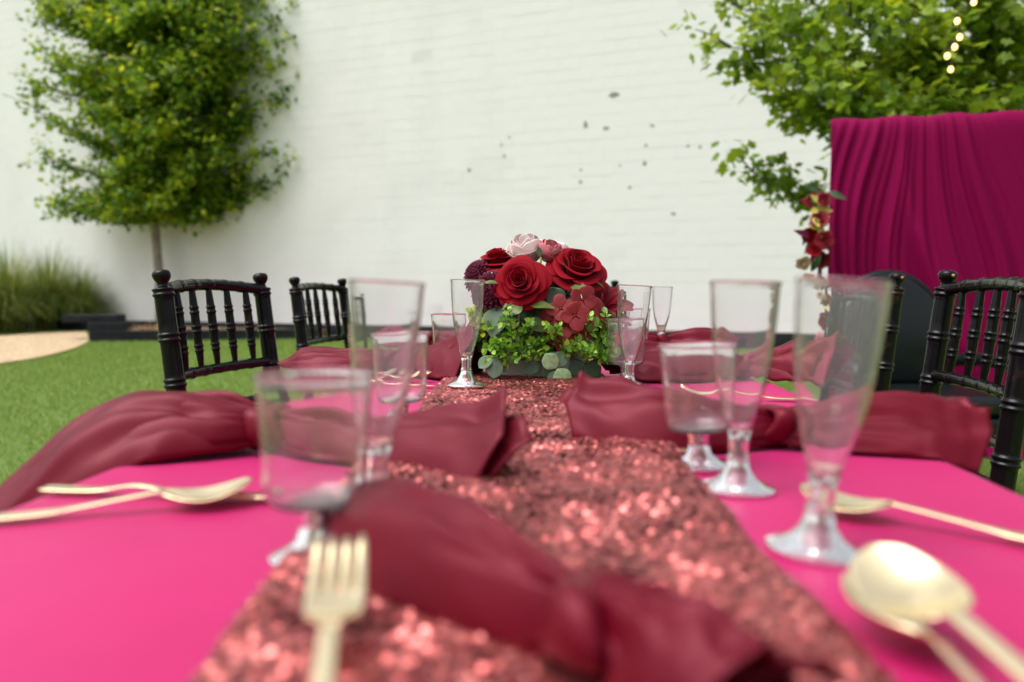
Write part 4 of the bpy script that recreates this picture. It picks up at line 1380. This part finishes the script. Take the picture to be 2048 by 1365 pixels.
napkin('large burgundy napkin across the runner in the near foreground', (.014, .318, .772),
       [(-.012, .342, .776, .045, .040), (-.045, .378, .778, .062, .046), (-.080, .420, .776, .072, .044), (-.108, .455, .770, .072, .036), (-.128, .480, .764, .060, .022)],
       [(.032, .303, .775, .042, .040), (.050, .288, .774, .054, .042), (.066, .276, .768, .060, .032)], 3, .018, .2)
napkin('burgundy napkin at the left front, one end hanging off the table edge', (-.287, .748, .775),
       [(-.325, .745, .780, .075, .050), (-.375, .742, .783, .10, .058), (-.425, .728, .768, .11, .060), (-.470, .705, .735, .11, .050), (-.505, .680, .695, .09, .03)],
       [(-.235, .742, .772, .06, .042), (-.165, .722, .771, .075, .042), (-.095, .695, .773, .10, .050), (-.052, .672, .774, .11, .056)], 11)
napkin('burgundy napkin lying left of the centrepiece, behind its flute', (-.322, 1.45, .775),
       [(-.370, 1.45, .776, .075, .045), (-.430, 1.45, .778, .095, .048), (-.480, 1.45, .774, .08, .036), (-.518, 1.45, .766, .03, .012)],
       [(-.272, 1.44, .775, .065, .046), (-.215, 1.42, .783, .10, .066), (-.160, 1.39, .790, .12, .078)], 23)
napkin('small far burgundy napkin on the left side by the far chair', (-.36, 2.10, .775),
       [(-.41, 2.10, .778, .08, .05), (-.46, 2.10, .780, .09, .048), (-.50, 2.10, .774, .07, .03)],
       [(-.31, 2.09, .775, .07, .045), (-.25, 2.07, .777, .09, .05), (-.19, 2.04, .778, .10, .05)], 31)
napkin('burgundy napkin at the right front, lying from runner to table edge', (.212, .805, .772),
       [(.160, .802, .775, .065, .046), (.105, .812, .779, .085, .056), (.060, .825, .779, .09, .054), (.028, .835, .777, .075, .042)],
       [(.258, .803, .774, .06, .044), (.325, .798, .776, .078, .050), (.360, .794, .772, .086, .052), (.380, .792, .768, .088, .054)], 43)
napkin('burgundy napkin with looped end, right side level with the centrepiece', (.315, 1.40, .775),
       [(.265, 1.40, .778, .075, .050), (.195, 1.40, .779, .10, .056), (.130, 1.40, .777, .10, .052), (.095, 1.40, .775, .09, .044)],
       [(.355, 1.395, .780, .065, .050), (.405, 1.385, .786, .10, .066), (.455, 1.37, .786, .12, .072)], 57, folds=.28, lip=.2)
napkin('small far burgundy napkin on the right, behind the smallest flute', (.262, 2.08, .775),
       [(.215, 2.08, .778, .08, .05), (.15, 2.08, .778, .10, .05), (.10, 2.08, .776, .09, .04)],
       [(.31, 2.08, .780, .08, .052), (.37, 2.075, .783, .09, .048), (.42, 2.07, .776, .06, .028), (.445, 2.07, .774, .02, .010)], 61)

# ------------------------------------------------------------------ gold cutlery
def plank(st, nw=7, dish=None):           # stations (y, half width, z); dish bends the section
    V, F = [], []
    for i, (y, w_, z) in enumerate(st):
        for k in range(nw):
            s = -1 + 2 * k / (nw - 1)
            dz = dish(y, s) if dish else 0
            V.append((s * w_, y, z + dz))
    for i in range(len(st) - 1):
        for k in range(nw - 1):
            a = i * nw + k
            F.append((a, a + 1, a + nw + 1, a + nw))
    return V, F
def handle_part(t, L0, z1):
    st = [(0, .0045, .0035), (.002, .0070, .0035), (.006, .0080, .0035), (.030, .0078, .0032), (.050, .0068, .0036), (.054, .0056, .0040), (.058, .0042, .0044), (L0 * .8, .0038, .0090), (L0, .0040, z1)]
    o = obj('handle', MB().add(*plank(st, 7, lambda y, s: .0006 * (1 - s * s) * (-1 if y < .05 else 1))), M['gold'], t)
    mod(o, 'SOLIDIFY', thickness=.0022, offset=0)
    mod(o, 'SUBSURF', levels=1, render_levels=2)
    return o
def spoon_proto():
    t = thing('gold_spoon', '', 'spoon', (0, 0, 0), 0, 'gold plastic cutlery')
    handle_part(t, .118, .0120)
    st = []
    for i in range(15):
        u = i / 14
        w_ = .0045 + .0168 * math.sin(math.pi * min(1, u * .93 + .02)) ** .62 if u < 1 else .004
        if u > .9:
            w_ *= math.sqrt(max(.05, 1 - ((u - .9) / .1) ** 2))
        z = .0120 - .0080 * math.sin(math.pi * min(1, u * 1.5) * .5) + .012 * u * u
        st.append((.116 + .062 * u, w_, z))
    o = obj('bowl', MB().add(*plank(st, 11, lambda y, s: -.0048 * (1 - s * s) * math.sin(math.pi * min(1, max(0, (y - .116) / .062))))), M['gold'], t)
    mod(o, 'SOLIDIFY', thickness=.0018, offset=0)
    mod(o, 'SUBSURF', levels=1, render_levels=2)
    return t
def fork_proto():
    t = thing('gold_fork', '', 'fork', (0, 0, 0), 0, 'gold plastic cutlery')
    handle_part(t, .112, .0125)
    st = [(.110, .0042, .0125), (.118, .0060, .0100), (.124, .0108, .0075), (.130, .0122, .0062), (.138, .0124, .0058), (.150, .0124, .0066)]
    o = obj('head', MB().add(*plank(st, 9, lambda y, s: .0018 * s * s)), M['gold'], t)
    mod(o, 'SOLIDIFY', thickness=.0020, offset=0)
    mod(o, 'SUBSURF', levels=1, render_levels=2)
    for k in range(4):
        x = -.0099 + k * .0066
        st = [(.141, .0027, .0054), (.148, .0027, .0064), (.157, .0026, .0080), (.166, .0025, .0105), (.176, .0022, .0148), (.181, .0008, .0172)]
        V, F = plank(st, 3)
        o = obj('tine', MB().add([(p[0] + x, p[1], p[2] + .0012 * (x / .01) ** 2) for p in V], F), M['gold'], t)
        mod(o, 'SOLIDIFY', thickness=.0019, offset=0)
    return t
def knife_proto():
    t = thing('gold_knife', '', 'knife', (0, 0, 0), 0, 'gold plastic cutlery')
    handle_part(t, .100, .0040)
    st = [(.098, .0040, .0040), (.104, .0065, .0035), (.112, .0085, .003), (.150, .0098, .003), (.175, .0092, .003), (.190, .0066, .003), (.197, .0022, .003)]
    o = obj('blade', MB().add(*plank(st, 7, lambda y, s: .0005 * s)), M['gold'], t)
    mod(o, 'SOLIDIFY', thickness=.0016, offset=0)
    mod(o, 'SUBSURF', levels=1, render_levels=2)
    return t
def lay(proto_fn, spots_):
    pr = None
    for (lb, a_, b_, pitch, *rl) in spots_:        # from the handle end a_ towards b_
        d = Vector(b_[:2]) - Vector(a_[:2])
        rz = math.atan2(d.y, d.x) - math.pi / 2
        loc, rot = (a_[0], a_[1], a_[2]), (R(pitch), R(rl[0]) if rl else 0, rz)
        if pr is None:
            pr = proto_fn()
            pr['label'] = lb
            pr.location, pr.rotation_euler = loc, rot
        else:
            dup(pr, lb, loc, rot)
def tp(px, py_, z=TZT + .0015):
    p = on_z(px, py_, z)
    return (p.x, p.y, z)
def back_from(b, a, L):                       # the handle end, L behind the head at b, on the line through a
    b2, a2 = Vector(b[:2]), Vector(a[:2])
    q = b2 + (a2 - b2).normalized() * L
    return (q.x, q.y, b[2])
h1 = tp(505, 1000)
h2 = tp(1600, 1012)
h3 = tp(1745, 1115)
lay(spoon_proto, [
    ('gold spoon nearest on the left, pointing towards the pedestal cup', back_from(h1, tp(-60, 1050), .178), h1, 0),
    ('gold spoon on the right, lying behind the largest flute', back_from(h2, tp(2048, 1085), .178), h2, 0),
    ('gold spoon with bright bowl in the near right corner', (.183, .215, TZT + .007), (.156, .39), 4.0, -16),
    ('gold spoon lying partly under the spoon in the near right corner', (.160, .210, TZT + .003), (.139, .39), 1.0, 24),
    ('gold spoon on the left, level with the flute by the centrepiece', back_from(tp(806, 756), tp(560, 768), .178), tp(806, 756), 0)])
lay(fork_proto, [
    ('gold fork with rectangular head nearest in the middle foreground', (-.066, .186, TZT + .004), (-.104, .364, 0), 6.5),
    ('gold fork on the left, between the front napkin and the lawn chair', tp(597, 843), tp(800, 875), 0),
    ('gold fork on the right, seen through the pedestal cup and flute', back_from(tp(1352, 797), tp(1620, 803), .181), tp(1352, 797), 0),
    ('gold fork on the left, lying just short of the runner', back_from(tp(862, 764), tp(640, 772), .181), tp(862, 764), 0)])
lay(knife_proto, [
    ('gold knife on the left in front of the hanging napkin', tp(85, 985), tp(690, 1005), 0),
    ('gold knife under the front right napkin beside the flute', tp(1555, 888), tp(1250, 915), 0),
    ('gold knife far down the right side beside the smallest flute', tp(1402, 708), tp(1255, 712), 0),
    ('thin gold knife on the left edge of the runner by the flute', back_from(tp(872, 776), tp(700, 770), .197), tp(872, 776), 0)])
